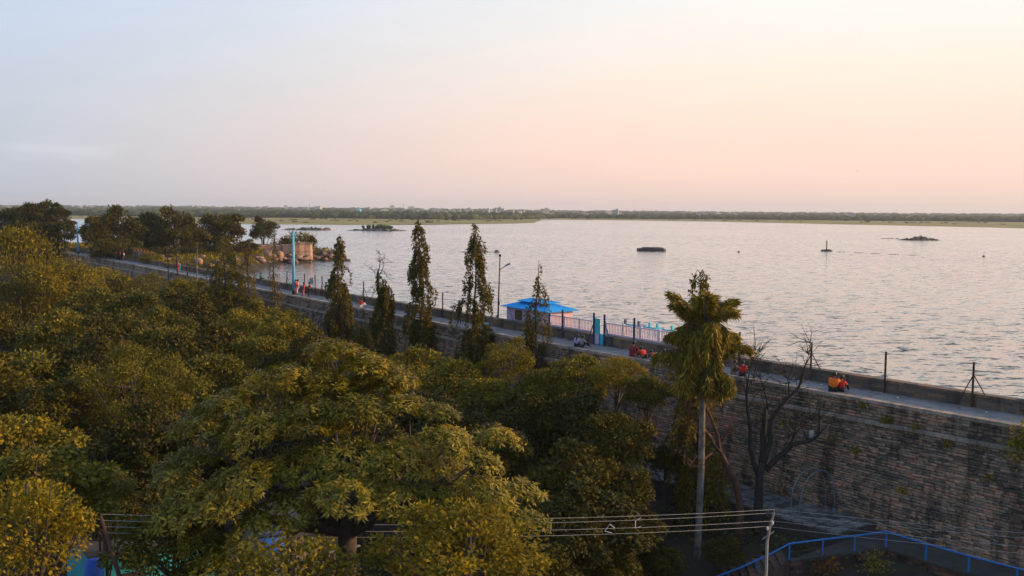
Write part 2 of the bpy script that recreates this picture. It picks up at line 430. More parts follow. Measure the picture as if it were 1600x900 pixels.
n2 = N(nt, 'ShaderNodeTexNoise', {'Scale': 1.0, 'Detail': 6.0, 'Roughness': 0.65}); nt.links.new(mpn.outputs[0], n2.inputs[0])
rf = N(nt, 'ShaderNodeValToRGB'); ramp_set(rf, [(0.32, (0.09, 0.105, 0.030, 1)), (0.5, (0.20, 0.17, 0.035, 1)), (0.66, (0.34, 0.25, 0.045, 1))]); nt.links.new(n2.outputs[0], rf.inputs[0])
mxx = N(nt, 'ShaderNodeMix', data_type='RGBA'); nt.links.new(far.outputs[0], mxx.inputs[0]); nt.links.new(rn.outputs[0], mxx.inputs[6]); nt.links.new(rf.outputs[0], mxx.inputs[7])
nt.links.new(mxx.outputs[2], b.inputs['Base Color']); b.inputs['Roughness'].default_value = 0.95
M_ground = m

# lake water: ripples as bump on a mirror-like surface
m, nt, b = newmat('lake_water')
geo = N(nt, 'ShaderNodeNewGeometry')
def slope_field(scale, rot, amp, detail):
    mp_ = N(nt, 'ShaderNodeMapping'); mp_.inputs['Scale'].default_value = scale; mp_.inputs['Rotation'].default_value = (0, 0, rad(rot)); nt.links.new(geo.outputs['Position'], mp_.inputs[0])
    n_ = N(nt, 'ShaderNodeTexNoise', {'Scale': 1.0, 'Detail': detail, 'Roughness': 0.55, 'Distortion': 0.3}); nt.links.new(mp_.outputs[0], n_.inputs[0])
    sb_ = N(nt, 'ShaderNodeVectorMath', operation='SUBTRACT'); nt.links.new(n_.outputs['Color'], sb_.inputs[0]); sb_.inputs[1].default_value = (0.5, 0.5, 0.5)
    ml_ = N(nt, 'ShaderNodeVectorMath', operation='MULTIPLY'); nt.links.new(sb_.outputs[0], ml_.inputs[0]); ml_.inputs[1].default_value = (amp * 0.6, amp, 0.0)
    return ml_
w1 = slope_field((0.44, 1.05, 1.0), 8, 1.35, 4.0)
w2 = slope_field((1.5, 3.4, 1.0), -12, 1.05, 2.0)
gust = N(nt, 'ShaderNodeTexNoise', {'Scale': 0.012, 'Detail': 3.0}); nt.links.new(geo.outputs['Position'], gust.inputs[0])
gm = N(nt, 'ShaderNodeMapRange', {1: 0.3, 2: 0.7, 3: 0.65, 4: 1.25}); nt.links.new(gust.outputs[0], gm.inputs[0])
sm = N(nt, 'ShaderNodeVectorMath', operation='ADD'); nt.links.new(w1.outputs[0], sm.inputs[0]); nt.links.new(w2.outputs[0], sm.inputs[1])
sg = N(nt, 'ShaderNodeVectorMath', operation='SCALE'); nt.links.new(sm.outputs[0], sg.inputs[0]); nt.links.new(gm.outputs[0], sg.inputs['Scale'])
up = N(nt, 'ShaderNodeVectorMath', operation='ADD'); nt.links.new(sg.outputs[0], up.inputs[0]); up.inputs[1].default_value = (0, 0, 1)
wnm = N(nt, 'ShaderNodeVectorMath', operation='NORMALIZE'); nt.links.new(up.outputs[0], wnm.inputs[0])
dp = N(nt, 'ShaderNodeVectorMath', operation='DOT_PRODUCT'); nt.links.new(wnm.outputs[0], dp.inputs[0]); nt.links.new(geo.outputs['Incoming'], dp.inputs[1])
fr = N(nt, 'ShaderNodeMapRange', {1: 0.0, 2: 0.38, 3: 1.0, 4: 0.03}); nt.links.new(dp.outputs['Value'], fr.inputs[0])
nt.nodes.remove(b)
gl = N(nt, 'ShaderNodeBsdfGlossy', {'Roughness': 0.14}); gl.inputs['Color'].default_value = (0.96, 0.955, 0.945, 1); nt.links.new(wnm.outputs[0], gl.inputs['Normal'])
df = N(nt, 'ShaderNodeBsdfDiffuse'); df.inputs['Color'].default_value = (0.045, 0.05, 0.05, 1)
mxs = N(nt, 'ShaderNodeMixShader'); nt.links.new(fr.outputs[0], mxs.inputs[0]); nt.links.new(df.outputs[0], mxs.inputs[1]); nt.links.new(gl.outputs[0], mxs.inputs[2])
nt.links.new(mxs.outputs[0], nt.nodes['Material Output'].inputs[0])
M_water = m

# ================================================================== SETTING
WATER = -2.2
def smooth(a, b_, x):
    t = np.clip((x - a) / (b_ - a), 0, 1); return t * t * (3 - 2 * t)
# far shore distance by bearing (tan of azimuth), surveyed
_ta = (np.array([-3000, -600, 0, 115, 230, 300, 380, 540, 660, 740, 800, 835, 850, 960, 1100, 1280, 1450, 1600, 2200, 5000]) - 800) / 1500.0
_ys = np.array([900, 950, 1050, 1000, 800, 750, 755, 745, 772, 850, 900, 960, 1340, 1326, 1236, 1052, 934, 835, 700, 600.])
_yb = np.array([1400, 1400, 1350, 1300, 1220, 1200, 1190, 1150, 1150, 1180, 1240, 1330, 1500, 1520, 1500, 1440, 1400, 1330, 1200, 1100.])  # tree belt begins
def shore(ta): return np.interp(ta, _ta, _ys)
def belt(ta): return np.interp(ta, _ta, _yb)
def ground_z(x, y):
    x = np.asarray(x, float); y = np.asarray(y, float)
    s, t = side(x, y)
    wob = 0.25 * np.sin(x * 0.31 + y * 0.17) + 0.18 * np.sin(x * 0.13 - y * 0.41 + 1.0)
    land = -8.1 + 0.9 * smooth(-13, -5, t) * smooth(70, 40, np.abs(s + 10)) + wob
    # peninsula beside the dam at its far end
    edge = s - np.interp(t, [-5, 3, 19, 30, 38, 60], [98, 101, 117, 134, 149, 153]) + 1.2 * np.sin(t * 0.6) + 0.8 * np.sin(t * 0.27 + s * 0.3)
    back = np.where(t > 14, smooth(192, 178, s), smooth(330, 250, s))
    zz = 3.8 * smooth(-2, 11, edge) * smooth(66, 52, t + 1.5 * np.sin(s * 0.5)) * back - 3.5
    zz = zz + 0.25 * np.sin(x * 0.5) * np.sin(y * 0.43) * smooth(-2, 6, edge)
    lake = np.maximum(zz, -5.0)
    z = np.where(t < 1.9, land, lake)
    yy = np.maximum(y, 1.0); ta = x / yy
    ys, yb = shore(ta), belt(ta)
    rise = np.interp(y - ys, [-60, 0, 60, 300, 1500, 4000, 9000, 20000], [-5, WATER, WATER + 0.5, -1.2, 2.0, 7.0, 10.0, 10.0])
    rise = rise + smooth(0.3, -0.4, ta) * smooth(1800, 4500, y) * 5.0 + 0.15 * np.sin(x * 0.02) * smooth(0, 50, y - ys)
    return np.where((y > 420) & (t > 0), rise, z)
def axis(segs):
    out = []
    for a, b_, st in segs:
        out.append(np.arange(a, b_, st))
    out.append([segs[-1][1]])
    return np.concatenate(out)
gx = axis([(-7000, -4000, 500), (-4000, -1000, 60), (-1000, -160, 16), (-160, 60, 2.0), (60, 400, 12), (400, 1600, 24), (1600, 4000, 80), (4000, 7000, 500)])
gy = axis([(-3000, -60, 150), (-60, 20, 8), (20, 330, 2.6), (330, 700, 14), (700, 1400, 9), (1400, 2400, 40), (2400, 7000, 200)])
X, Y = np.meshgrid(gx, gy)
Z = ground_z(X, Y)
nx, ny = len(gx), len(gy)
idx = np.arange(nx * ny).reshape(ny, nx)
Fq = np.stack([idx[:-1, :-1], idx[:-1, 1:], idx[1:, 1:], idx[1:, :-1]], -1).reshape(-1, 4)
o = link('ground', np_mesh('ground', np.stack([X, Y, Z], -1).reshape(-1, 3), Fq, smooth=True), M_ground)
tag(o, kind='structure')

# lake sheet: from the dam out past the far shore
lv = [dam(s, 1.6, WATER) for s in (-80, -45, -20, 0, 30, 60, 100, 150, 230, 400)]
lv = [Vector((p.x, p.y, WATER)) for p in lv] + [Vector((-2400, 900, WATER)), Vector((-2400, 1500, WATER)), Vector((3000, 1500, WATER)), Vector((3000, -300, WATER))]
o = link('lake', mesh('lake', lv, [tuple(range(len(lv)))[::-1]]), M_water)
tag(o, kind='structure')

# far wood: one mass of crowns too far to count
rng = np.random.default_rng(5)
parts, rnds = [], []
for i in range(5200):
    ta = rng.uniform(-0.72, 0.72)
    yb_ = float(belt(ta))
    k = rng.random()
    y = yb_ + 260 * k * rng.random() if i < 2600 else yb_ + 200 + 4200 * k ** 1.7
    x = ta * y
    sz = rng.uniform(5.5, 10) * (1 + 0.00025 * (y - yb_))
    V, F = lump(rng, ICO1, 0.22)
    h = rng.uniform(2.6, 4.6) * (1.15 if ta < 0.0 else 0.95) * (1 + 0.0001 * (y - yb_))
    V = V * np.array([sz, sz * 0.8, h]) + np.array([x, y, float(ground_z(x, y)) + h * 0.55])
    parts.append((V, F)); rnds.append(np.full(len(V), rng.random()))
for i in range(200):                      # scrub dotted over the meadow
    ta = rng.uniform(-0.6, 0.6); a, b_ = float(shore(ta)) + 40, float(belt(ta))
    y = a + (b_ - a) * math.sqrt(rng.random()); x = ta * y
    V, F = lump(rng, ICO1, 0.25); sz = rng.uniform(1.2, 4)
    V = V * np.array([sz, sz, rng.uniform(0.3, 0.8)]) + np.array([x, y, float(ground_z(x, y)) + 0.4])
    parts.append((V, F)); rnds.append(np.full(len(V), rng.random()))
V, F = join_np(parts)
o = link('far_wood', np_mesh('far_wood', V, F, np.concatenate(rnds)), M_farwood)
tag(o, 'grey green wood massed along the far shore of the lake', 'wood', kind='stuff')

# houses on the far shore
def far_house(u, v, y, w, h, mat=M_house, lab='small white house among the trees on the far shore', grp='white houses on the far shore', stairs=True):
    p = on_y(u, v, y); z0 = p.z
    mb = MB()
    mb.box((0, 0, h / 2), (w / 2, w * 0.4, h / 2)).box((0, 0, h + 0.25), (w / 2 + 0.4, w * 0.4 + 0.4, 0.25))
    if stairs: mb.box((w * 0.2, w * 0.1, h + 1.4), (w * 0.16, w * 0.15, 0.9))
    for k in (-0.28, 0.05, 0.3):
        mb.box((w * k, -w * 0.4 - 0.1, h * 0.55), (w * 0.06, 0.15, h * 0.14))
    mb.box((0, 0, -6), (w / 2 - 0.3, w * 0.4 - 0.3, 6.01))
    o = mb.build('far_house', mat, None, loc=(p.x, p.y, z0), rotz=random.Random(int(u)).uniform(-0.5, 0.5))
    return tag(o, lab, 'house', grp)
hr = random.Random(3)
for k in range(34):                       # the town right of the middle trees
    far_house(hr.uniform(672, 818), hr.uniform(329.5, 334.5), hr.uniform(1900, 2400), hr.uniform(5, 10), hr.uniform(3.5, 6.5), lab='tiny white house in the crowded lakeside town behind the meadow', grp='town houses beyond the meadow')
for (u, v) in [(1093, 337.5), (1146, 338), (1216, 340.5), (1259, 341.5), (1385, 340.0), (1408, 342.8), (1421, 342.3), (1455, 343.2), (852, 331), (962, 332.5), (600, 331), (1330, 338)]:
    far_house(u, v, 1700, hr.uniform(8, 13), hr.uniform(3.5, 5))
for k in range(16):
    far_house(hr.uniform(100, 700), hr.uniform(322.5, 325.5), hr.uniform(3200, 4200), hr.uniform(12, 26), hr.uniform(3, 5), lab='pale building low on the hazy left skyline', grp='pale buildings on the left skyline')
# water tank and masts on the skyline
p = on_y(561, 331, 1500)
t_ = empty('water_tower', (p.x, p.y, p.z - 6)); tag(t_, 'sky blue water tank standing above the wood on the far shore', 'water tower')
V, F = ICO2; MB().add([(v[0] * 4.2, v[1] * 4.2, 8 + v[2] * 3.6) for v in V], F).build('tank', M_skypole, t_, True)
for a in range(4):
    MB().tube([(2.6 * math.cos(a * 1.57 + .7), 2.6 * math.sin(a * 1.57 + .7), -3), (2.6 * math.cos(a * 1.57 + .7), 2.6 * math.sin(a * 1.57 + .7), 6.5)], 0.4, 5).build('leg', M_skypole, t_)
for u, vt, lab in [(484, 319, 'thin radio mast on the skyline left of the water tank'), (630, 317.5, 'thin radio mast on the skyline right of the water tank'), (369, 320, 'thin radio mast on the skyline above the round fort tree')]:
    p0, p1 = on_y(u, 326, 3500), on_y(u, vt, 3500)
    h = p1.z - p0.z
    mb = MB().tube([(0, 0, -8), (0, 0, h)], [1.0, 0.35], 4)
    for z in (0.5, 0.75, 0.9): mb.box((0, 0, h * z), (1.3, 1.3, 0.25))
    tag(mb.build('radio_mast', M_iron, None, loc=p0), lab, 'mast')

# ================================================================== DAM
S0, S1 = -42.0, 235.0                     # right (out of frame) to far left
ss = np.arange(S0, S1 + 0.1, 2.0)
def strip(profile):
    """extrude a (t,z) profile along the dam"""
    V, F = [], []
    n = len(profile)
    for s in ss:
        for t, z in profile: V.append(dam(s, t, z))
    for i in range(len(ss) - 1):
        for k in range(n - 1):
            F.append((i * n + k, i * n + k + 1, (i + 1) * n + k + 1, (i + 1) * n + k))
    return V, F
WALK_T, PAR_T, PAR_H = 2.45, 0.55, 0.74
LEDGE_Z = -1.12
def wall_t(z):   # land face of the dam, battered
    return 0.06 - 0.10 * (-z) if z > LEDGE_Z else -0.22 - 0.14 * (LEDGE_Z - z)
dw = empty('dam_wall', dam(0, 0, -7)); tag(dw, 'long rough stone dam wall with a projecting ledge below its walkway', 'wall')
def dchild(o):
    o.parent = dw; o.matrix_parent_inverse = Matrix.Translation(-dw.location); return o
V, F = strip([(1.0, -0.03), (0.10, -0.03), (0.10, -0.2), (wall_t(-1.0) + 0.05, -1.05), (wall_t(-1.0) + 0.05, -1.2), (wall_t(-1.2) + 0.05, -1.2), (wall_t(-9) + 0.05, -9.0), (4.0, -9.0), (4.0, -0.03), (1.0, -0.03)])
dchild(link('wall_core', mesh('wall_core', V, F), M_mortar))
V, F = strip([(0.33, -0.2), (0.33, 0.0), (WALK_T + 0.2, 0.015), (WALK_T + 0.2, -0.2)])
tag(link('walkway', mesh('walkway', V, F), M_walk), kind='structure')

srng = np.random.default_rng(11)
def stone_block(nvar, jit=0.03):
    out = []
    for i in range(nvar):
        r = random.Random(100 + i); mb = MB().box((0, 0, 0), (0.5, 0.5, 0.5), 0, jit, r)
        me = mesh('stone', mb.V, mb.F); out.append(me)
    return out
BLK = {'dam': stone_block(8, 0.045), 'cop': stone_block(6, 0.02), 'par': stone_block(6, 0.02)}
for k, mt in (('dam', M_stone), ('cop', M_coping), ('par', M_para)):
    for me in BLK[k]: me.materials.append(mt)
def lay_stones(courses, s_a, s_b, face, len_rng, name, blocks, mat, limit, depth=0.16, gap=0.016, proud=0.02, root=None, stuffname='stone_courses'):
    """courses: list of (z0,z1). Real stones laid end to end; the largest in view are objects, the rest one joined mesh"""
    items = []
    for z0, z1 in courses:
        s = s_a + srng.uniform(-0.5, 0)
        while s < s_b:
            L = srng.uniform(*len_rng)
            zc = 0.5 * (z0 + z1)
            items.append((s + L / 2, face(zc) - srng.uniform(0, proud), zc, L - gap, (z1 - z0) - gap))
            s += L
    vis = []
    for i, it in enumerate(items):
        u, v, k = proj(dam(it[0], it[1], it[2]))
        if -5 < u < 1605 and 0 < v < 905: vis.append((k / max(it[3], 0.2) ** 0.5, i))
    vis.sort()
    single = set(i for _, i in vis[:limit])
    Vs, Fs, Rs, n = [], [], [], 0
    boxF = np.array([(0, 1, 5, 4), (1, 2, 6, 5), (3, 0, 4, 7), (4, 5, 6, 7), (3, 2, 1, 0)])
    for i, (s, t, z, L, H) in enumerate(items):
        ang = dam_ang(s)
        if i in single:
            me = blocks[int(srng.integers(len(blocks)))]
            c = dam(s, t + depth / 2, z)
            o = bpy.data.objects.new(name, me); C.objects.link(o); o.parent = root
            o.matrix_parent_inverse = Matrix.Translation(-root.location)
            o.location = c; o.rotation_euler = (srng.normal(0, 0.012), srng.normal(0, 0.008), ang + math.pi); o.scale = (L, depth, H)
        else:
            a, b_ = dam(s - L / 2), dam(s + L / 2)
            nv = np.array([NN[0], NN[1], 0.0])
            base = np.array([a[:], b_[:]])
            jit = srng.uniform(-0.012, 0.012, (8, 3))
            P = []
            for zz in (z - H / 2, z + H / 2):
                for e, tt in ((0, t), (1, t), (1, t + depth), (0, t + depth)):
                    pv = base[e] + nv * tt; P.append([pv[0], pv[1], zz])
            P = np.array(P) + jit
            Vs.append(P); Fs.append(boxF[:, ::-1] + n); n += 8; Rs.append(np.full(8, srng.random()))
    if Vs:
        o = link(stuffname, np_mesh(stuffname, np.concatenate(Vs), np.concatenate(Fs), np.concatenate(Rs)), mat)
        o.parent = root; o.matrix_parent_inverse = Matrix.Translation(-root.location)
        o['kind'] = 'stuff'
SF = -38.0
# outer coping of the walkway, the ledge, the wall
lay_stones([(-0.20, 0.004)], SF, 190, lambda z: -0.06, (0.42, 0.78), 'coping_stone', BLK['cop'], M_coping, 290, depth=0.40, gap=0.014, proud=0.03, root=dw, stuffname='coping_stones_far')
lay_stones([(LEDGE_Z - 0.14, LEDGE_Z + 0.06)], SF, 190, lambda z: -0.36, (0.40, 0.75), 'ledge_stone', BLK['cop'], M_coping, 200, depth=0.42, gap=0.016, proud=0.05, root=dw, stuffname='ledge_stones_far')
cs = []
z = -0.215
while z > LEDGE_Z + 0.16:
    h = srng.uniform(0.14, 0.20); cs.append((max(z - h, LEDGE_Z + 0.07), z)); z -= h
z = LEDGE_Z - 0.16
while z > -8.3:
    h = srng.uniform(0.11, 0.175); cs.append((z - h, z)); z -= h
lay_stones(cs, SF, 95, wall_t, (0.26, 0.60), 'stone', BLK['dam'], M_stone, 300, depth=0.20, gap=0.024, proud=0.085, root=dw)
cs2 = [(a, b_) for a, b_ in cs if a > -3.5]
lay_stones(cs2, 95, 190, wall_t, (0.4, 0.9), 'stone', BLK['dam'], M_stone, 0, depth=0.16, gap=0.02, proud=0.045, root=dw, stuffname='stone_courses_far')

# lake side parapet
pw = empty('parapet_wall', dam(0, WALK_T, 0)); tag(pw, 'low brown stone parapet along the lake side of the walkway', 'wall')
V, F = strip([(WALK_T + 0.03, -0.1), (WALK_T + 0.05, PAR_H - 0.04), (WALK_T + PAR_T - 0.03, PAR_H - 0.04), (WALK_T + PAR_T, -3.2), (WALK_T + PAR_T, -6)])
o = link('wall_core', mesh('parapet_core', V, F), M_mortar, pw); o.matrix_parent_inverse = Matrix.Translation(-pw.location)
lay_stones([(0.018, 0.21), (0.21, 0.41), (0.41, 0.585)], SF, 190, lambda z: WALK_T, (0.55, 1.15), 'block', BLK['par'], M_para, 200, depth=0.3, gap=0.008, proud=0.012, root=pw)
lay_stones([(0.585, PAR_H)], SF, 190, lambda z: WALK_T - 0.03, (0.8, 1.5), 'cap_stone', BLK['par'], M_para, 90, depth=PAR_T + 0.08, gap=0.008, proud=0.012, root=pw, stuffname='cap_stones_far')

# ================================================================== VEGETATION
def leaves(P, D, Nn, L, Wd, rnd, fold=0.25):
    """many folded diamond leaves: P base, D direction, Nn face normal, L length, Wd width"""
    D = D / np.linalg.norm(D, axis=1)[:, None]
    S = np.cross(D, Nn); S /= (np.linalg.norm(S, axis=1)[:, None] + 1e-9)
    U = np.cross(S, D)
    mid = P + D * (L * 0.45)[:, None]
    a, t = P, P + D * L[:, None] - U * (L * 0.12)[:, None]
    l = mid + S * (Wd * 0.5)[:, None] - U * (Wd * fold)[:, None]
    r = mid - S * (Wd * 0.5)[:, None] - U * (Wd * fold)[:, None]
    n = len(P)
    V = np.stack([a, l, t, r], 1).reshape(-1, 3)
    b0 = np.arange(n)[:, None] * 4
    F = np.concatenate([b0 + np.array([[0, 1, 2]]), b0 + np.array([[0, 2, 3]])], 1).reshape(-1, 3)
    return V, F, np.repeat(rnd, 4)
def unit(rng, n, zmin=-1.0):
    v = rng.normal(size=(int(n * 3) + 10, 3)); v /= np.linalg.norm(v, axis=1)[:, None]
    return v[v[:, 2] > zmin][:n]

def crown_mesh(seed, R=(3, 3, 2.4), nclump=46, per=260, leaf=(0.24, 0.11), clump=(0.22, 0.40), droop=0.35, zmin=-0.5, name='crown', inner=0.14, flat=0.74, lobes=14):
    rng = np.random.default_rng(seed)
    R = np.array(R)
    # uneven outline: a few big lobes, each carrying its own clumps, with hollows between
    nl = lobes
    ld = unit(rng, nl * 6, zmin)
    keep = [0]
    for i in range(1, len(ld)):                     # spread the lobes apart
        if len(keep) < nl and all(np.dot(ld[i], ld[j]) < 0.72 for j in keep): keep.append(i)
    ld = ld[keep]; nl = len(ld)
    lc = ld * rng.uniform(0.50, 0.80, nl)[:, None]; lr = rng.uniform(0.18, 0.34, nl)
    cen, d = [], []
    for i in range(nclump):
        j = i % nl; v = unit(rng, 1, -0.25)[0]; v = v + ld[j] * 0.5; v /= np.linalg.norm(v)
        cen.append((lc[j] + v * lr[j] * rng.uniform(0.6, 1.0)) * R); d.append(v)
    cen, d = np.array(cen), np.array(d)
    Ps, Ds, Ns, Ls, Ws, Rs = [], [], [], [], [], []
    for c, dd in zip(cen, d):
        rc = rng.uniform(*clump) * R.mean()
        n = int(per * (rc / (0.31 * R.mean())) ** 2)
        q_ = unit(rng, n, -0.35); n = len(q_)
        rad_ = rc * rng.uniform(0.45, 1.0, n) ** 0.35
        lump_ = 1 + 0.22 * np.sin(q_ @ rng.normal(size=3) * 5 + rng.uniform(0, 6)) + 0.15 * np.sin(q_ @ rng.normal(size=3) * 9)
        p = c + q_ * (rad_ * lump_)[:, None] * np.array([1, 1, flat])
        D = q_ * 0.45 + dd * 0.2 + rng.normal(size=(n, 3)) * 0.55; D[:, 2] -= droop
        Nn = q_ * 1.15 + np.array([0, 0, 0.15]) + rng.normal(size=(n, 3)) * 0.42
        Ps.append(p); Ds.append(D); Ns.append(Nn)
        k = rng.uniform(0.7, 1.25, n); Ls.append(leaf[0] * k); Ws.append(leaf[1] * k)
        tone = rng.normal(0.0, 0.13)
        Rs.append(np.clip(0.45 + tone + rng.normal(0, 0.2, n), 0, 1))
    ni = int(nclump * per * inner)
    q_ = unit(rng, ni, zmin - 0.1); ni = len(q_)
    p = q_ * (rng.uniform(0.2, 0.75, ni) ** 0.6)[:, None] * R
    Ps.append(p); Ds.append(q_ + rng.normal(size=(ni, 3)) * 0.6); Ns.append(np.array([0, 0, 1.0]) + rng.normal(size=(ni, 3)) * 0.6)
    Ls.append(np.full(ni, leaf[0])); Ws.append(np.full(ni, leaf[1] * 1.2)); Rs.append(np.clip(rng.normal(0.45, 0.2, ni), 0, 1))
    V, F, r = leaves(*[np.concatenate(a) for a in (Ps, Ds, Ns, Ls, Ws, Rs)])
    return np_mesh(name, V, F, r), cen

def limb_tree(mb, base, top, cen, r0, rng, nb=14):
    """a tapering bent trunk up into the crown and limbs out to its clumps"""
    b, t = Vector(base), Vector(top)
    k = [b + (t - b) * f + Vector((rng.uniform(-.12, .12), rng.uniform(-.12, .12), 0)) * (t - b).length * 0.18 * (f > 0) for f in (0, 0.25, 0.5, 0.75, 1.0)]
    mb.tube(k, [r0 * 1.35, r0, r0 * 0.85, r0 * 0.6, r0 * 0.3], 7)
    idx_ = list(range(len(cen))); rng.shuffle(idx_)
    for i in idx_[:nb]:
        c = Vector(cen[i]); f = rng.uniform(0.45, 0.95)
        a = k[2] + (k[4] - k[2]) * max(0, (f - 0.5) * 2) if f > 0.5 else k[2]
        m_ = a + (c - a) * 0.5 + Vector((0, 0, -0.06 * (c - a).length)) + Vector((rng.uniform(-1, 1), rng.uniform(-1, 1), 0)) * 0.06 * (c - a).length
        mb.tube([a, m_, c], [r0 * 0.42, r0 * 0.26, r0 * 0.08], 5, False)
    return mb

CROWNS = {}
def crown_kind(key, mat, n, **kw):
    CROWNS[key] = []
    for i in range(n):
        me, cen = crown_mesh(hash(key) % 1 + 1000 + sum(map(ord, key)) * 7 + i, name='crown', **kw)
        me.materials.append(mat)
        R = kw.get('R', (3, 3, 2.4))
        mb = limb_tree(MB(), (0, 0, -9.0), (0, 0, R[2] * 0.5), cen, 0.20, random.Random(i))
        tr = mesh('trunk', mb.V, mb.F, True); tr.materials.append(M_bark)
        CROWNS[key].append((me, tr, R))
crown_kind('olive', M_leaf, 5, R=(3, 3, 2.5), nclump=82, per=230, leaf=(0.23, 0.14), clump=(0.08, 0.25), zmin=-0.6)
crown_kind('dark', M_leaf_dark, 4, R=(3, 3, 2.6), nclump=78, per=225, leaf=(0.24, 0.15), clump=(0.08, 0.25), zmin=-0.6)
crown_kind('gold', M_leaf_gold, 3, R=(3, 3, 2.3), nclump=92, per=240, leaf=(0.19, 0.10), clump=(0.08, 0.155), zmin=-0.6, lobes=16)
crown_kind('feather', M_leaf, 2, R=(3, 3, 2.2), nclump=64, per=560, leaf=(0.15, 0.05), clump=(0.13, 0.24), droop=0.15, flat=0.75, zmin=-0.6)
crown_kind('lime', M_leaf_gold, 2, R=(3, 3, 2.2), nclump=70, per=600, leaf=(0.14, 0.045), clump=(0.12, 0.24), droop=0.15, flat=0.75, zmin=-0.6)
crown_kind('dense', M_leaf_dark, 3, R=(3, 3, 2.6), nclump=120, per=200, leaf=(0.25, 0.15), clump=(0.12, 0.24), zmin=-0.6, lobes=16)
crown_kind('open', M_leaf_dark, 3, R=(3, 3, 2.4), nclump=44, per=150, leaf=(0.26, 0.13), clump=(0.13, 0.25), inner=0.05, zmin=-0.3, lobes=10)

GROUPW = 'trees of the wood below the dam'
LMK = [(-20, 'at the left edge of the picture'), (15, 'below the feathery lime green tree'), (40, 'under the left edge skyline trees'), (78, 'left of the far light blue pole'), (100, 'under the far light blue pole'), (130, 'right of the far light blue pole'), (165, 'at the far end of the walkway'), (186, 'below the strollers at the far red fence'), (212, 'below the end of the red fence'), (232, 'before the far boulders'), (250, 'below the bare saplings'), (268, 'left of the walker in red and teal'), (288, 'below the walker in red and teal'), (300, 'left of the wide pale mast tree'), (340, 'under the wide pale mast tree'), (372, 'left of the scrawny mast tree'), (398, 'below the scrawny mast tree'), (415, 'left of the nearly bare mast tree'), (440, 'right of the nearly bare mast tree'), (452, 'under the sky blue pole'), (487, 'below the small grey signboard'), (600, 'beneath the bare dead top'), (640, 'left of the tallest mast tree'), (655, 'at the foot of the tallest mast tree'), (700, 'between the two tallest mast trees'), (712, 'left of the forked looking mast tree'), (760, 'below the forked looking mast tree'), (770, 'left of the pavilion'), (795, 'before the pavilion wall'), (825, 'below the pavilion window'), (850, 'below the thin mast tree'), (895, 'below the couple seated by the gate'), (900, 'far down below the seated couple'), (905, 'under the seated couple'), (965, 'before the turquoise gate'), (975, 'left of the palm, low down'), (1012, 'beside the palm')]
def place(u): return min(LMK, key=lambda a: abs(a[0] - u))[1]
def tree(u, vtop, y, wpx, kind, label=None, group=None, name='broadleaf_tree', zf=1.0, ground=None, seed=None, cat='tree'):
    """crown top at the surveyed point, trunk down to the ground"""
    top = on_y(u, vtop, y)
    rx = 0.5 * wpx / FPX * y
    r = random.Random(seed if seed is not None else int(u * 7 + vtop * 13))
    me, tr, R = CROWNS[kind][r.randrange(len(CROWNS[kind]))]
    sc = rx / (R[0] * 0.98)
    scz = sc * r.uniform(0.88, 1.1) * zf
    cz = top.z - R[2] * scz * 0.97
    e = empty(name, (top.x, top.y, float(ground_z(top.x, top.y)) if ground is None else ground), r.uniform(0, 6.28))
    c = link('crown', me, None, e, (0, 0, cz - e.location.z)); c.scale = (sc, sc * r.uniform(0.9, 1.1), scz)
    h = cz - e.location.z
    t_ = link('trunk', tr, None, e, (0, 0, h)); t_.scale = (sc, sc, max(scz, h / 9.0))
    tag(e, label, cat, group)
    return e

# --- the wood between the camera and the dam
L_back = 'olive tree in the back row of the wood, hiding the foot of the far dam'
for a in [(165, 414, 150, 85, 'olive'), (232, 424, 138, 85, 'gold'), (288, 430, 126, 90, 'olive'), (345, 442, 112, 90, 'olive'), (398, 470, 98, 90, 'olive'), (452, 480, 90, 95, 'olive'), (120, 425, 140, 85, 'olive')]:
    tree(*a, label='olive tree in the back row of the wood ' + place(a[0]), group='back row of the wood along the dam')
L_mid = 'rounded olive tree in the middle of the wood left of the tall mast trees'
for a in [(78, 428, 122, 120, 'dark'), (30, 438, 116, 120, 'feather'), (140, 444, 108, 110, 'olive'), (212, 446, 102, 115, 'olive'), (296, 456, 94, 115, 'dark'), (372, 480, 86, 105, 'olive'), (440, 494, 80, 100, 'olive'), (250, 474, 90, 110, 'olive'),
          (15, 492, 88, 140, 'dark'), (100, 478, 84, 130, 'olive'), (186, 486, 78, 130, 'dark'), (268, 502, 74, 130, 'olive'), (345, 506, 72, 125, 'dark'), (415, 520, 68, 115, 'olive'), (487, 520, 66, 90, 'dark')]:
    tree(*a, label=('olive tree in the middle of the wood ' if a[2] > 89 else 'rounded tree of the near middle wood ') + place(a[0]), group='middle of the wood')
L_front = 'dark olive tree in the shade left of the big glossy tree'
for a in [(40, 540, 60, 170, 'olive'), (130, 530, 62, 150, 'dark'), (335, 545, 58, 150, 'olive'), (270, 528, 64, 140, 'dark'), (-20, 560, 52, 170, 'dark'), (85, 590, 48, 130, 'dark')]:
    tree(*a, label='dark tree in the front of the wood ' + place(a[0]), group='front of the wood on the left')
tree(210, 545, 50, 200, 'feather', 'feathery broad crowned tree over the black gap at the left', name='feathery_tree')
tree(28, 352, 118, 250, 'lime', 'soft feathery lime green tree at the left edge before the dam', name='feathery_tree', zf=1.15, seed=4)
L_right = 'lumpy olive tree between the mast trees and the stone wall'
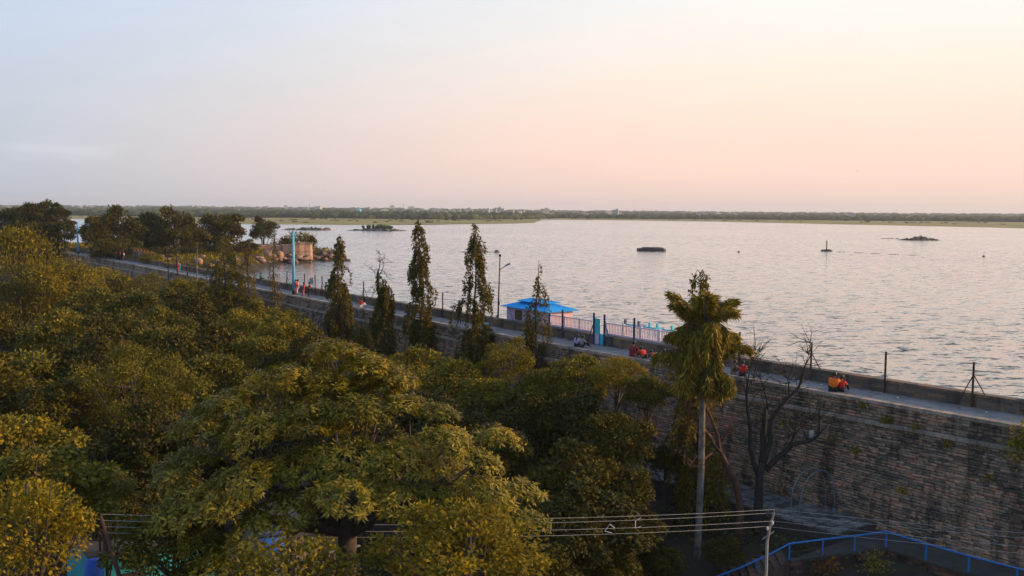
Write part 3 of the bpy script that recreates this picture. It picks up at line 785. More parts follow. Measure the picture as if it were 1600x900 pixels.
for a in [(655, 542, 72, 120, 'olive'), (712, 558, 66, 110, 'olive'), (640, 600, 58, 130, 'dark'), (760, 585, 62, 110, 'olive'), (795, 528, 67, 100, 'gold'), (850, 572, 62, 110, 'olive'),
          (905, 550, 60, 115, 'olive'), (965, 553, 57, 100, 'gold'), (1012, 582, 55, 85, 'olive'), (700, 630, 52, 130, 'dark')]:
    tree(*a, label='lumpy olive tree below the dam ' + place(a[0]), group='trees below the middle of the dam')
L_shade = 'dark tree deep in shade below the middle of the dam'
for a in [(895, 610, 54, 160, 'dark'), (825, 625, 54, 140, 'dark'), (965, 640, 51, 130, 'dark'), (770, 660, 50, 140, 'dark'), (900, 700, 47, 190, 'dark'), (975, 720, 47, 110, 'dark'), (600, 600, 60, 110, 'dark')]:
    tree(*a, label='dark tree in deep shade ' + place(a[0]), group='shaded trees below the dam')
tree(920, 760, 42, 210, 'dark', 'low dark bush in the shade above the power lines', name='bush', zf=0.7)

for u, v, y, w, lab in [(230, 715, 44, 130, 'added dark bush in the black gap under the feathery tree'), (165, 690, 46, 120, 'added dark bush at the left of the black gap'), (285, 740, 40, 110, 'added dark bush at the right of the black gap'), (200, 775, 37, 140, 'added dark bush low in the black gap above the lines'), (880, 800, 40, 150, 'dark bush under the power lines left of the palm'), (990, 790, 44, 110, 'dark bush beside the paved terrace'), (1040, 700, 53, 60, 'dark bush at the wall foot left of the palm'), (840, 850, 37, 160, 'dark bush at the bottom below the lines'), (960, 860, 40, 120, 'low dark bush right of the bottom one'), (1030, 850, 44, 90, 'low brown bush left of the palm foot'), (1130, 840, 46, 70, 'low bush right of the palm foot'), (560, 640, 50, 200, 'dark tree hidden close behind the big glossy tree'), (420, 620, 48, 200, 'dark tree behind the left of the big glossy tree'), (250, 672, 53, 150, 'added dark bush behind the trunk of the feathery tree'), (150, 650, 54, 150, 'added dark bush behind the left of the feathery tree'), (330, 690, 50, 120, 'added dark bush between the feathery and the glossy tree'), (225, 640, 46, 170, 'added dark bush just below the feathery crown')]:
    tree(u, v, y, w, 'dark', lab, name='bush', zf=0.85, cat='bush')  # bushes around the left-hand black gap are added to darken it
# --- foreground trees
tree(35, 742, 23, 250, 'gold', 'bright yellow green tree filling the lower left corner', name='yellow_tree', seed=9)
tree(60, 700, 30, 250, 'olive', 'grey green tree just behind the yellow corner tree', seed=2, zf=0.8)
tree(20, 640, 37, 190, 'olive', 'olive tree at the left edge above the yellow corner tree', seed=5)
tree(735, 775, 26, 300, 'gold', 'fine leaved yellow green tree at the bottom right of the big glossy tree', name='yellow_tree', seed=21, zf=0.9)
tree(455, 842, 25, 330, 'gold', 'low yellow green tree at the foot of the big glossy tree', name='yellow_tree', seed=31, zf=0.7)
tree(270, 790, 29, 190, 'olive', 'small olive tree before the turquoise building', seed=33, zf=0.9)
tree(165, 748, 33, 100, 'olive', 'thin spray of leaves over the leaning red pole', seed=41, zf=0.6)

# --- the big glossy tree: leaf sprays on bending branches
def spray_template(seed):
    rng = np.random.default_rng(seed)
    n = 11
    an = np.linspace(0, 2 * math.pi, n, endpoint=False) + rng.uniform(-0.25, 0.25, n)
    el_ = rng.uniform(-0.6, 0.45, n)
    D = np.stack([np.cos(an) * np.cos(el_), np.sin(an) * np.cos(el_), np.sin(el_)], -1)
    P = D * 0.05 + np.stack([np.zeros(n), np.zeros(n), rng.uniform(-0.04, 0.1, n)], -1)
    return leaves(P, D, np.tile([0, 0, 1.0], (n, 1)) + rng.normal(size=(n, 3)) * 0.25, rng.uniform(0.22, 0.36, n), rng.uniform(0.07, 0.105, n), rng.uniform(0.3, 0.75, n), 0.3)
SPR = [spray_template(s_) for s_ in range(5)]
SPRM = []
for V, F, r in SPR:
    me = np_mesh('leaf_spray', V, F, r); me.materials.append(M_leaf_big); SPRM.append(me)
def spray_tree(name, label, centre, R, shelves, per, seed, base, single=0):
    rng = np.random.default_rng(seed)
    root = empty(name, base); tag(root, label, 'tree')
    R = np.array(R); cen0 = Vector(centre) - Vector(base)
    cen = np.array([np.array((q0 - Vector(centre))[:]) for q0, r0 in shelves]); rcs = [r0 for q0, r0 in shelves]
    d = cen / R; d = d / (np.linalg.norm(d, axis=1)[:, None] + 1e-6)
    items = []
    for c, dd, rc in zip(cen, d, rcs):
        tilt = dd * np.array([1, 1, 0]) * 0.5
        q_ = unit(rng, int(per * (rc / 1.1) ** 2), -0.05)
        ph_ = rng.uniform(0, 6.28, 2); tone_ = rng.normal(0.08, 0.10)
        for v in q_:
            k = rng.uniform(0.75, 1.0)
            k *= 1 + 0.25 * math.sin(3 * math.atan2(v[1], v[0]) + ph_[0]) * (1 - v[2])
            p = c + v * rc * k * np.array([1.2, 1.2, 0.78])
            p[2] -= 0.25 * float(np.dot(v[:2], dd[:2])) * rc
            ax = v * 0.55 + np.array([0, 0, 0.8]) + tilt + rng.normal(size=3) * 0.25
            items.append((p + np.array(cen0[:]), ax, rng.uniform(0.5, 0.82), float(np.clip(tone_ + rng.normal(0, 0.12), -0.3, 0.5)), rng.uniform(0, 6.28)))
    # the sprays that show largest: nearest to the camera and facing it
    ordr = sorted(range(len(items)), key=lambda i: (Vector(items[i][0]) + Vector(base) - Vector((0, 0, CAMZ))).length - 1.5 * items[i][0][2] / 4)
    sing = set(ordr[:single])
    Vs, Fs, Rs, n = [], [], [], 0
    for i, (p, ax, sc, tone, spin) in enumerate(items):
        q3 = Vector(ax).to_track_quat('Z', 'Y') @ Matrix.Rotation(spin, 3, 'Z').to_quaternion()
        k = i % len(SPR)
        if i in sing:
            o = bpy.data.objects.new('leaf_spray', SPRM[k]); C.objects.link(o); o.parent = root
            o.location = p; o.rotation_mode = 'QUATERNION'; o.rotation_quaternion = q3; o.scale = (sc,) * 3
        else:
            V, F, r = SPR[k]
            Rm = np.array(q3.to_matrix())
            Vs.append((V * sc) @ Rm.T + p); Fs.append(F + n); n += len(V); Rs.append(np.clip(r + tone - 0.1, 0, 1))
    o = link('crown', np_mesh('crown', np.concatenate(Vs), np.concatenate(Fs), np.concatenate(Rs)), M_leaf_big, root)
    return root, cen, cen0
bt_c = on_y(548, 712, 30.0)
bt_b = on_y(540, 860, 30.0); bt_b = Vector((bt_b.x, bt_b.y, float(ground_z(bt_b.x, bt_b.y))))
shl = []
rg = random.Random(19)
for u, v, r in [(520, 532, 62), (572, 552, 55), (440, 572, 80), (352, 612, 66), (305, 650, 58), (292, 702, 66), (285, 762, 60), (400, 650, 84), (482, 628, 86), (562, 618, 76), (640, 618, 56), (690, 630, 40), (702, 668, 58), (640, 690, 78), (560, 690, 86), (470, 700, 88), (380, 725, 80), (330, 775, 70), (745, 698, 56), (783, 668, 42), (765, 748, 66), (822, 752, 38), (700, 750, 66), (620, 760, 74), (540, 748, 74), (450, 772, 74), (832, 800, 36), (775, 806, 54), (690, 812, 64), (400, 812, 66), (300, 826, 56), (352, 852, 66), (500, 580, 70), (600, 580, 50), (260, 800, 44), (262, 738, 40)]:
    y = 32.5 - (v - 520) / 330.0 * 5.0 + rg.uniform(-0.8, 0.8)
    shl.append((on_y(u, v + r * 0.45, y), r * 0.63 / FPX * y))
for k in range(8):
    u, v = rg.uniform(330, 720), rg.uniform(600, 760); shl.append((on_y(u, v, 33.5), 1.1))
root, cen, cen0 = spray_tree('glossy_tree', 'big glossy leaved tree in the centre foreground with dark forked trunk', bt_c, (6.3, 5.0, 4.2), shl, 205, 77, bt_b, 300)
rg = random.Random(4)
fork = on_y(545, 800, 30.0) - bt_b
mb = MB().tube([(0, 0, 0), (0.1, 0, fork.z * 0.5), (0.0, 0, fork.z * 0.8), fork], [0.42, 0.36, 0.33, 0.28], 9)
mb.build('trunk', M_bark, root, True)
tips = [on_y(520, 640, 29.5), on_y(640, 770, 28.5), on_y(740, 730, 29), on_y(440, 800, 28.5), on_y(380, 740, 30), on_y(600, 640, 31), on_y(470, 700, 31), on_y(690, 660, 32), on_y(330, 680, 31), on_y(300, 760, 29), on_y(800, 760, 30)]
for t_ in tips:
    t_ = fork + (t_ - bt_b - fork) * 0.78; a = fork + Vector((rg.uniform(-.1, .1), 0, rg.uniform(-1.0, 0.1)))
    m1_ = a + (t_ - a) * 0.45 + Vector((0, 0, -0.10 * (t_ - a).length)); m2_ = a + (t_ - a) * 0.75 + Vector((rg.uniform(-.2, .2), 0, -0.06 * (t_ - a).length))
    bm_ = MB().tube([a, m1_, m2_, t_], [0.19, 0.13, 0.09, 0.04], 6)
    for c in cen:
        c = Vector(c) + cen0
        if (c - t_).length < 2.6 and rg.random() < 0.7:
            bm_.tube([m2_, (m2_ + c) / 2 + Vector((0, 0, -0.15)), c], [0.06, 0.04, 0.015], 4, False)
    bm_.build('branch', M_bark, root, True)

# --- mast trees: slim, with hanging branches
def mast_tree(u, vtop, y, vbase, wpx, label, seed, sparse=0.0, name='mast_tree', top_bare=0.12, lean=0.0, group=None, mat=None, ngap=3, nleaf=70):
    rng = np.random.default_rng(seed)
    top = on_y(u, vtop, y)
    bz = float(ground_z(top.x, top.y))
    e = empty(name, (top.x - lean, top.y, bz)); tag(e, label, 'tree', group)
    H = top.z - bz
    hlow = on_y(u, vbase, y).z - bz
    ph = rng.uniform(0, 6, 4)
    ctr = lambda h: np.array([lean * (h / H) ** 2 + 0.10 * math.sin(h * 0.7 + ph[0]), 0.10 * math.sin(h * 0.6 + ph[1]), h])
    mb = MB().tube([ctr(h) for h in np.linspace(0, H * 0.995, 14)], list(np.linspace(0.20, 0.018, 14)), 6)
    mb.build('trunk', M_bark, e, True)
    wmax = 0.56 * wpx / FPX * y
    Ps, Ds, Ls, Rs = [], [], [], []
    twig = MB()
    nb = int((H - hlow) * 24 * (1 - sparse))
    gaps = [(rng.uniform(0.1, 0.75), rng.uniform(0, 6.28)) for _ in range(ngap)]
    for i in range(nb):
        f = rng.random() ** 0.75                    # 0 top .. 1 low
        h = H - 0.12 - f * (H - hlow)
        an = rng.uniform(0, 6.28)
        if any(abs(f - g[0]) < 0.06 and abs(((an - g[1] + 3.14) % 6.28) - 3.14) < 1.3 for g in gaps): continue
        if f < top_bare * 2 and rng.random() < 0.35: continue
        w = wmax * (0.30 + 0.70 * min(1, f / 0.55)) * rng.uniform(0.55, 1.12) * (0.82 + 0.25 * math.sin(f * 19 + an + ph[2]))
        L = rng.uniform(0.9, 2.0) * (0.75 + 0.5 * f)
        c = ctr(h); o_ = np.array([math.cos(an), math.sin(an), 0])
        pts = [c, c + o_ * w * 0.5 + np.array([0, 0, 0.22]), c + o_ * w * 0.85 + np.array([0, 0, -0.05]), c + o_ * w + np.array([0, 0, -0.45 * L]), c + o_ * w * 0.98 + np.array([0, 0, -L])]
        twig.tube(pts, [0.035, 0.028, 0.02, 0.012, 0.006], 3, False)
        m_ = int(nleaf * L / 1.5 * rng.uniform(0.6, 1.2))
        ks = rng.uniform(0.22, 1.0, m_) ** 0.8 * 4
        i0 = np.minimum(ks.astype(int), 3); fr_ = (ks - i0)[:, None]
        pa = np.array(pts); p = pa[i0] * (1 - fr_) + pa[i0 + 1] * fr_ + rng.normal(size=(m_, 3)) * 0.07
        D = rng.normal(size=(m_, 3)) * 0.55 + o_ * 0.25; D[:, 2] -= 0.9
        Ps.append(p); Ds.append(D); Ls.append(rng.uniform(0.17, 0.33, m_))
        Rs.append(np.clip(0.42 + 0.10 * math.cos(an - 0.4) + rng.normal(0, 0.06) + rng.normal(0, 0.16, m_), 0, 1))
    twig.build('branch', M_bark, e)
    P = np.concatenate(Ps); D = np.concatenate(Ds); L = np.concatenate(Ls)
    Nn = rng.normal(size=P.shape)
    V, F, r = leaves(P, D, Nn, L, L * 0.42, np.concatenate(Rs))
    link('crown', np_mesh('crown', V, F, r), mat or M_leaf_mast, e)
    return e
mast_tree(529, 364, 92, 510, 40, 'slim mast tree left of the bare tree, thin at its top', 1, 0.15, top_bare=0.22)
mast_tree(597, 430, 84, 610, 56, 'mast tree whose green skirt hangs below the bare dead top', 2, 0.0, top_bare=0.0, ngap=1)
mast_tree(563, 488, 78, 620, 60, 'short bushy mast tree left of the bare dead top', 12, 0.0, top_bare=0.0, ngap=1)
mast_tree(655, 343, 85, 560, 48, 'tallest mast tree, dense and dark against the water', 3, 0.0, lean=-0.3)
mast_tree(743, 350, 78, 560, 58, 'forked looking mast tree beside the lamp post', 4, 0.05, top_bare=0.2, lean=0.1, ngap=6)
mast_tree(840, 405, 72, 590, 50, 'thin mast tree in front of the blue roofed pavilion', 5, 0.25, top_bare=0.25, ngap=6, nleaf=38)
mast_tree(428, 368, 106, 500, 26, 'nearly bare mast tree left of the sky blue pole', 6, 0.6, top_bare=0.5, nleaf=24)
mast_tree(388, 372, 110, 480, 34, 'scrawny mast tree before the round fort tree', 7, 0.45, top_bare=0.4, nleaf=30)
mast_tree(350, 366, 112, 470, 60, 'wide pale mast tree over the walkway bend', 8, 0.2, top_bare=0.1, mat=M_leaf)
mast_tree(1093, 424, 53, 770, 92, 'tall mast tree standing close behind the fishtail palm', 9, 0.0, top_bare=0.1, nleaf=40)
mast_tree(190, 526, 56, 580, 30, 'small pointed mast tree poking out of the wood at the left', 10, 0.0, top_bare=0.0)
for k, (u, vt, vb) in enumerate([(263, 383, 425), (277, 379, 428), (308, 384, 432), (293, 388, 428)]):
    p0 = on_y(u, vb, 128); p1 = on_y(u, vt, 128)
    e = empty('bare_sapling', (p0.x, p0.y, float(ground_z(p0.x, p0.y)))); tag(e, ['leftmost of the bare saplings before the far boulders', 'tall dark bare sapling, second from left before the far boulders', 'pale crooked bare sapling right of the far walker in teal', 'short bare sapling between the dark and the pale ones'][k], 'tree', 'bare saplings by the far walkway')
    r = random.Random(k); h = p1.z - e.location.z
    MB().tube([(0, 0, 0), (0.1, 0, h * 0.5), (-0.05, 0, h * 0.8), (0.1 if k == 2 else 0, 0, h)], [0.14, 0.11, 0.08, 0.03], 5).build('trunk', M_palebark if k == 2 else M_bark, e)
    mb = MB()
    for j in range(12):
        z_ = h * r.uniform(0.72, 0.98); an = r.uniform(0, 6.28); L = r.uniform(0.4, 1.1)
        mb.tube([(0, 0, z_), (L * .6 * math.cos(an), L * .6 * math.sin(an), z_ + 0.1), (L * math.cos(an), L * math.sin(an), z_ - 0.5)], [0.03, 0.02, 0.008], 3, False)
    mb.build('branch', M_bark, e)

# --- bare trees
def bare_tree(name, label, base, paths, mat, twigs=0, seed=0, tw=(0.5, 1.4), up=0.3, twmat=None):
    """paths: list of ([(u,v,y),...], r0, r1)"""
    r = random.Random(seed)
    base = Vector(base); e = empty(name, base); tag(e, label, 'tree')
    first = True
    for pts, r0, r1 in paths:
        P = [on_y(*p) - base for p in pts]
        if first: P = [Vector((P[0].x, P[0].y, 0))] + P
        r0, r1 = r0 * 0.62, r1 * 0.55
        n = len(P); rr_ = [r0 + (r1 - r0) * i / (n - 1) for i in range(n)]
        # add kinks
        Q, RR = [], []
        for i in range(n - 1):
            Q.append(P[i]); RR.append(rr_[i])
            L = (P[i + 1] - P[i]).length
            Q.append((P[i] + P[i + 1]) / 2 + Vector((r.uniform(-1, 1), r.uniform(-1, 1), r.uniform(-1, 1))) * 0.05 * L); RR.append((rr_[i] + rr_[i + 1]) / 2)
        Q.append(P[-1]); RR.append(rr_[-1])
        mb = MB().tube(Q, RR, 8)
        for k in range(twigs):
            if first: break
            i = r.randrange(len(Q) // 2, len(Q)); a = Q[i]
            d = Vector((r.uniform(-1, 1), r.uniform(-1, 1), r.uniform(-0.4, 1) + up)).normalized(); L = r.uniform(*tw)
            b1 = a + d * L * 0.5 + Vector((0, 0, r.uniform(-.1, .1))); b2 = a + d * L + Vector((r.uniform(-.25, .25), r.uniform(-.25, .25), r.uniform(-.3, .2)))
            mb.tube([a, b1, b2], [0.022, 0.014, 0.006], 4, False)
            for _ in range(2):
                d2 = (d + Vector((r.uniform(-1, 1), r.uniform(-1, 1), r.uniform(-.6, .8)))).normalized()
                mb.tube([b1, b1 + d2 * L * 0.5], [0.012, 0.004], 3, False)
        mb.build('trunk' if first else 'limb', mat, e, True)
        first = False
    return e
YD = 50.0
gb = on_y(1185, 810, YD)
bare_tree('dead_tree', 'black dead tree with bare limbs spread before the stone wall', (gb.x, gb.y, float(ground_z(gb.x, gb.y))), [
    ([(1184, 800, YD), (1186, 760, YD), (1192, 722, YD)], 0.46, 0.36),
    ([(1186, 745, YD), (1172, 700, YD), (1168, 640, YD), (1168, 596, YD)], 0.24, 0.10),
    ([(1168, 600, YD), (1172, 575, YD), (1180, 545, YD)], 0.06, 0.015),
    ([(1168, 610, YD), (1178, 590, YD), (1188, 550, YD + .4)], 0.05, 0.012),
    ([(1192, 725, YD), (1204, 690, YD), (1206, 655, YD), (1222, 632, YD), (1246, 610, YD), (1256, 588, YD)], 0.30, 0.09),
    ([(1234, 622, YD), (1232, 600, YD), (1228, 582, YD)], 0.09, 0.02),
    ([(1246, 610, YD), (1258, 570, YD), (1266, 535, YD)], 0.07, 0.015),
    ([(1196, 735, YD), (1214, 716, YD), (1238, 694, YD - .3), (1262, 690, YD - .4), (1277, 682, YD - .4), (1281, 655, YD - .4), (1283, 628, YD - .4)], 0.30, 0.05),
    ([(1232, 698, YD), (1240, 682, YD), (1243, 664, YD)], 0.12, 0.06),
    ([(1262, 690, YD - .4), (1252, 667, YD - .4), (1268, 656, YD - .4)], 0.07, 0.03),
    ([(1192, 722, YD), (1192, 680, YD + .5), (1196, 640, YD + .6)], 0.34, 0.22),
    ([(1200, 640, YD), (1194, 610, YD), (1188, 590, YD)], 0.07, 0.02)], M_deadbark, 20, 3, (0.4, 1.7))
gb = on_y(1157, 806, 49)
bare_tree('dead_tree', 'reddish dead tree leaning left across the palm trunk', (gb.x, gb.y, float(ground_z(gb.x, gb.y))), [
    ([(1157, 800, 49), (1152, 765, 49), (1136, 728, 48.8), (1126, 706, 48.6)], 0.36, 0.22),
    ([(1126, 706, 48.6), (1110, 684, 48.4), (1097, 665, 48.2), (1084, 648, 48), (1072, 640, 48), (1066, 620, 48), (1052, 610, 48)], 0.20, 0.05),
    ([(1124, 702, 48.6), (1122, 682, 48.5), (1112, 655, 48.4), (1098, 628, 48.2)], 0.19, 0.09),
    ([(1122, 680, 48.5), (1108, 676, 48.4), (1100, 668, 48.4)], 0.09, 0.03),
    ([(1124, 690, 48.6), (1136, 680, 48.6), (1141, 672, 48.6)], 0.13, 0.05),
    ([(1116, 706, 48.6), (1100, 718, 48), (1088, 730, 47.4), (1068, 725, 47.2)], 0.10, 0.02)], M_redbark, 12, 8, (0.3, 1.2))
gb = on_y(592, 500, 90)
bare_tree('dead_tree', 'bare grey dead tree top with drooping twigs above the walkway', (gb.x, gb.y, float(ground_z(gb.x, gb.y))), [
    ([(591, 480, 90), (591, 450, 90), (591, 422, 90)], 0.24, 0.16),
    ([(591, 424, 90), (594, 410, 90), (594, 398, 90)], 0.08, 0.02),
    ([(592, 430, 90), (598, 420, 90), (601, 403, 90)], 0.07, 0.015),
    ([(591, 432, 90), (584, 424, 90), (588, 442, 90)], 0.05, 0.015),
    ([(591, 450, 90), (585, 458, 90), (578, 468, 90)], 0.06, 0.02),
    ([(592, 428, 90), (600, 424, 90), (604, 432, 90)], 0.05, 0.012)], M_deadbark, 9, 5, (0.5, 1.3), 0.0)

# --- fishtail palm
pb = on_y(1089, 868, 48.0)
pz = float(ground_z(pb.x, pb.y))
e = empty('fishtail_palm', (pb.x, pb.y, pz)); tag(e, 'fishtail palm with shaggy drooping fronds on a tall pale trunk', 'palm')
ptop = on_y(1086, 560, 48.0)
H = ptop.z - pz
rg = random.Random(6)
pts, rr_ = [], []
for i in range(34):
    f = i / 33; pts.append((0.12 * math.sin(f * 3), 0.05 * math.sin(f * 5), H * f)); rr_.append((0.185 - 0.045 * f) * (1.05 if i % 2 else 0.96))
MB().tube(pts, rr_, 12).build('trunk', M_palebark, e, True)
def frond(seed, L, an, rise, droop, hang, up_=0.0):
    rng = np.random.default_rng(seed)
    n = 22
    o_ = np.array([math.cos(an), math.sin(an), 0]); sd = np.array([-math.sin(an), math.cos(an), 0])
    t = np.linspace(0, 1, n)
    rch = o_ * (L * (t - 0.18 * t ** 2))[:, None] + np.array([0, 0, 1.0]) * (L * (rise * t - droop * t ** 2))[:, None]
    mb = MB().tube([tuple(p) for p in rch], list(np.linspace(0.05, 0.012, n)), 5)
    Ps, Ds = [], []
    for k in range(2, n):
        for sg in (-1, 1):
            Lp = hang * (0.45 + 0.9 * math.sin(math.pi * min(1, (t[k] + 0.12)) ** 0.9)) * rng.uniform(0.8, 1.15)
            m_ = 13
            q_ = np.linspace(0.12, 1, m_)
            out = (sd * sg * (0.30 + 0.5 * up_) + o_ * 0.25)
            p = rch[k] + out * (Lp * (q_ - 0.45 * q_ ** 2))[:, None] + np.array([0, 0, -1.0]) * (Lp * (0.85 - 0.75 * up_) * q_ ** 1.6)[:, None]
            mb.tube([tuple(rch[k]), tuple(p[4]), tuple(p[8]), tuple(p[-1])], [0.014, 0.010, 0.007, 0.003], 3, False)
            for _ in range(2):
                Ps.append(p + rng.normal(size=p.shape) * 0.04)
                D = rng.normal(size=p.shape) * 0.33 + out * (0.35 + 0.5 * up_) + o_ * 0.5 * up_; D[:, 2] -= 0.85 - 0.7 * up_; Ds.append(D)
    P, D = np.concatenate(Ps), np.concatenate(Ds)
    nn = len(P); Lf = rng.uniform(0.22, 0.55, nn)
    tone = rng.normal(0, 0.06)
    V, F, r = leaves(P, D, rng.normal(size=P.shape), Lf, Lf * 0.15, np.clip(rng.normal(0.55 + tone, 0.2, nn), 0, 1))
    return mb, V, F, r
FR = [(165, 500, 1.9, 1.15, 0.5, 0.55, 1.0), (20, 500, 2.0, 0.9, 0.45, 0.55, .95), (265, 495, 1.5, 1.3, 0.5, 0.5, .9), (90, 500, 1.5, 1.2, .5, .5, .8), (60, 490, 1.6, 1.1, .6, .45, .6), (195, 495, 1.9, .9, .55, .6, .7), (345, 500, 1.8, .8, .55, .6, .7), (195, 515, 1.7, 0.75, 0.75, 1.3, .1),
      (285, 505, 1.4, 0.8, 0.8, 1.75, 0), (330, 512, 1.5, 0.75, 0.75, 1.6, 0), (240, 518, 1.4, .7, .8, 1.6, 0), (262, 535, 1.1, .6, .7, 1.4, 0), (300, 548, 1.3, .5, .7, 1.3, 0), (225, 545, 1.5, .55, .7, 1.2, 0), (182, 560, 3.0, 0.5, 0.45, 0.8, .15), (358, 552, 2.9, 0.55, 0.45, 0.55, .3), (10, 530, 2.2, 0.6, 0.5, 0.8, .2), (170, 530, 2.1, 0.6, 0.5, 0.8, .2), (215, 575, 2.0, .35, .6, 1.1, 0), (320, 575, 2.0, .35, .6, 1.1, 0),
      (270, 570, 1.6, .3, .6, 1.1, 0), (335, 588, 1.7, .3, .5, .9, 0), (200, 580, 1.8, .3, .55, .95, 0), (120, 540, 1.8, .6, .6, 1.0, 0), (60, 545, 1.8, .6, .6, 1.0, 0), (30, 580, 1.9, .3, .5, 1.0, 0), (140, 505, 1.4, 1.0, .6, .5, .6)]
for k, (az, va, L, rise, droop, hang, up_) in enumerate(FR):
    z_ = on_y(1088, va, 48.0).z - pz
    mb, V, F, r = frond(200 + k, L, rad(az), rise, droop, hang, up_)
    o = link('frond', np_mesh('frond', V, F, r), M_frond, e, (0.05, 0, z_))
    mb.build('frond_stalk', M_bark, o)
MB().tube([(0.1, 0, H - 0.1), (0.08, 0, H + 1.2), (0.05, 0, H + 2.7)], [0.22, 0.15, 0.04], 8).build('crown_shaft', M_bark, e, True)

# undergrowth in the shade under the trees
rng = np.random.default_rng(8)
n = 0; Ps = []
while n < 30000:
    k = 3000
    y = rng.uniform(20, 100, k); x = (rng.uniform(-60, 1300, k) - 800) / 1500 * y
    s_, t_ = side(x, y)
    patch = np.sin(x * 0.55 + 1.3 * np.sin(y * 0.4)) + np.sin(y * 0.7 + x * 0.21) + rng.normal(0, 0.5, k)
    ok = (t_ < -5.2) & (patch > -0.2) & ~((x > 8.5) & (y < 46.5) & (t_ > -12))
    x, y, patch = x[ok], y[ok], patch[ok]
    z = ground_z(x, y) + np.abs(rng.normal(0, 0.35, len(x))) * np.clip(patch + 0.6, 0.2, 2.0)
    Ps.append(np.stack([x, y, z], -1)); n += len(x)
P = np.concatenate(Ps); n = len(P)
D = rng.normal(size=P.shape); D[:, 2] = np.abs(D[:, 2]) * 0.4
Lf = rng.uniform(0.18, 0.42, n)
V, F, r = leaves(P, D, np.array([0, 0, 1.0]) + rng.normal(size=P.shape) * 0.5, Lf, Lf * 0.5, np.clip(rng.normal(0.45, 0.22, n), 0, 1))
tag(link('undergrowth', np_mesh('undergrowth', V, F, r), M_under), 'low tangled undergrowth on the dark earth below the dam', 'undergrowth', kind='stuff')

# ================================================================== FAR END OF THE DAM: fort, trees, boulders
def np_link(name, VF, mat, parent=None, rnd=None):
    return link(name, np_mesh(name, VF[0], VF[1], rnd, False), mat, parent)
fa, fb = on_y(404, 400, 219), on_y(487, 400, 224)
fx = Vector((fb.x - fa.x, fb.y - fa.y, 0)); flen = fx.length; fang = math.atan2(fx.y, fx.x)
ztop = on_y(480, 381.5, 223).z; zbot = -2.6
e = empty('fort', (fa.x, fa.y, zbot), fang); tag(e, 'weathered pink stone fort bastion with bushes on top above the shore rocks', 'fort')
FH = ztop - zbot
def prism(pts, z0, z1, batter=0.0, c=None):
    n = len(pts); c = c or (sum(p[0] for p in pts) / n, sum(p[1] for p in pts) / n)
    V = [(p[0], p[1], z0) for p in pts] + [(p[0] + (c[0] - p[0]) * batter, p[1] + (c[1] - p[1]) * batter, z1) for p in pts]
    F = [tuple(range(n))[::-1], tuple(range(n, 2 * n))] + [(i, (i + 1) % n, n + (i + 1) % n, n + i) for i in range(n)]
    return V, F
MB().add(*prism([(flen * 0.45, 0), (flen * 0.95, 0), (flen * 0.95, 14), (flen * 0.45, 14)], 0, FH - 0.15, 0.03)).build('curtain_wall', M_fort, e)
MB().add(*prism([(flen * 0.62, -0.8), (flen * 0.97, -0.8), (flen * 1.03, 0.2), (flen * 1.03, 4), (flen * 0.95, 6), (flen * 0.62, 5)], 0, FH, 0.06)).build('bastion', M_fort, e)
MB().add(*prism([(flen * 0.60, -0.82), (flen * 0.975, -0.82), (flen * 1.035, 0.2), (flen * 1.035, 4), (flen * 0.95, 6.1), (flen * 0.60, 5.1)], FH * 0.62, FH * 0.68, 0.0)).build('string_course', M_fort, e)
MB().add(*prism([(-9, 3), (flen * 0.46, 1.2), (flen * 0.46, 14), (-9, 14)], 0, FH * 0.93, 0.02)).build('rear_wall', M_fort, e)
MB().add(*prism([(0.0, -1.6), (3.0, -2.2), (3.4, 1.5), (0.0, 1.5)], 0, FH * 0.70, 0.05)).build('low_block', M_fort, e)
mb = MB()
for k in range(9):
    mb.box((flen * 0.42 + k * 0.26, -0.3, FH * 0.06 * (k + 1) / 2 + 0.0), (0.14, 0.5, FH * 0.06 * (k + 1) / 2))
mb.build('stair', M_fort, e)
for k in range(11):
    MB().box((flen * (0.64 + k * 0.036), -0.55, FH + 0.22), (0.16, 0.2, 0.24), 0, 0.03, random.Random(k)).build('merlon', M_fort, e)
# bushes and trees on the fort and the peninsula
FBUSH = []
for i, (u, v, w, kd, lab) in enumerate([(462, 364, 28, 'olive', 'olive bush on the fort top left of the sky blue pole'), (479, 366, 24, 'olive', 'olive bush on the fort top right of the sky blue pole'), (447, 372, 20, 'gold', 'yellowish bush on the fort wall beside the blue pole'), (487, 371, 12, 'open', 'small dark bush at the very corner of the fort')]):
    FBUSH.append((u, v, w, kd, lab))
for i, (u, v, w, y, lab) in enumerate([(411, 340, 46, 226, 'round dark tree standing alone on the fort'), (343, 331, 66, 205, 'tall spreading tree left of the round fort tree'), (275, 325, 76, 214, 'dark tree rising highest in the clump behind the walkway'), (232, 329, 70, 218, 'dark tree in the clump behind the walkway, second from its left'), (180, 327, 88, 204, 'broad bright topped tree at the left of the clump behind the walkway'), (150, 335, 46, 200, 'small dark tree at the left end of the clump behind the walkway'), (306, 352, 50, 200, 'low dark tree filling the clump next to the tall spreading tree'),
                                       (60, 315, 60, 228, 'dark crown highest on the left edge skyline'), (90, 320, 40, 222, 'dark crown right of the highest one on the left skyline'), (22, 320, 80, 235, 'dark tree at the very left edge of the skyline'), (100, 343, 44, 215, 'low dark tree at the right end of the left skyline group'), (55, 338, 90, 215, 'dark tree below the left skyline crowns')]):
    tree(u, v, y, w * (1.15 if i % 2 else 1.05), 'dense' if i % 2 else 'dark', lab, zf=(1.25, 1.05, 1.4)[i % 3] if i not in (0, 7, 8) else 1.1, ground=0.2, seed=60 + i)
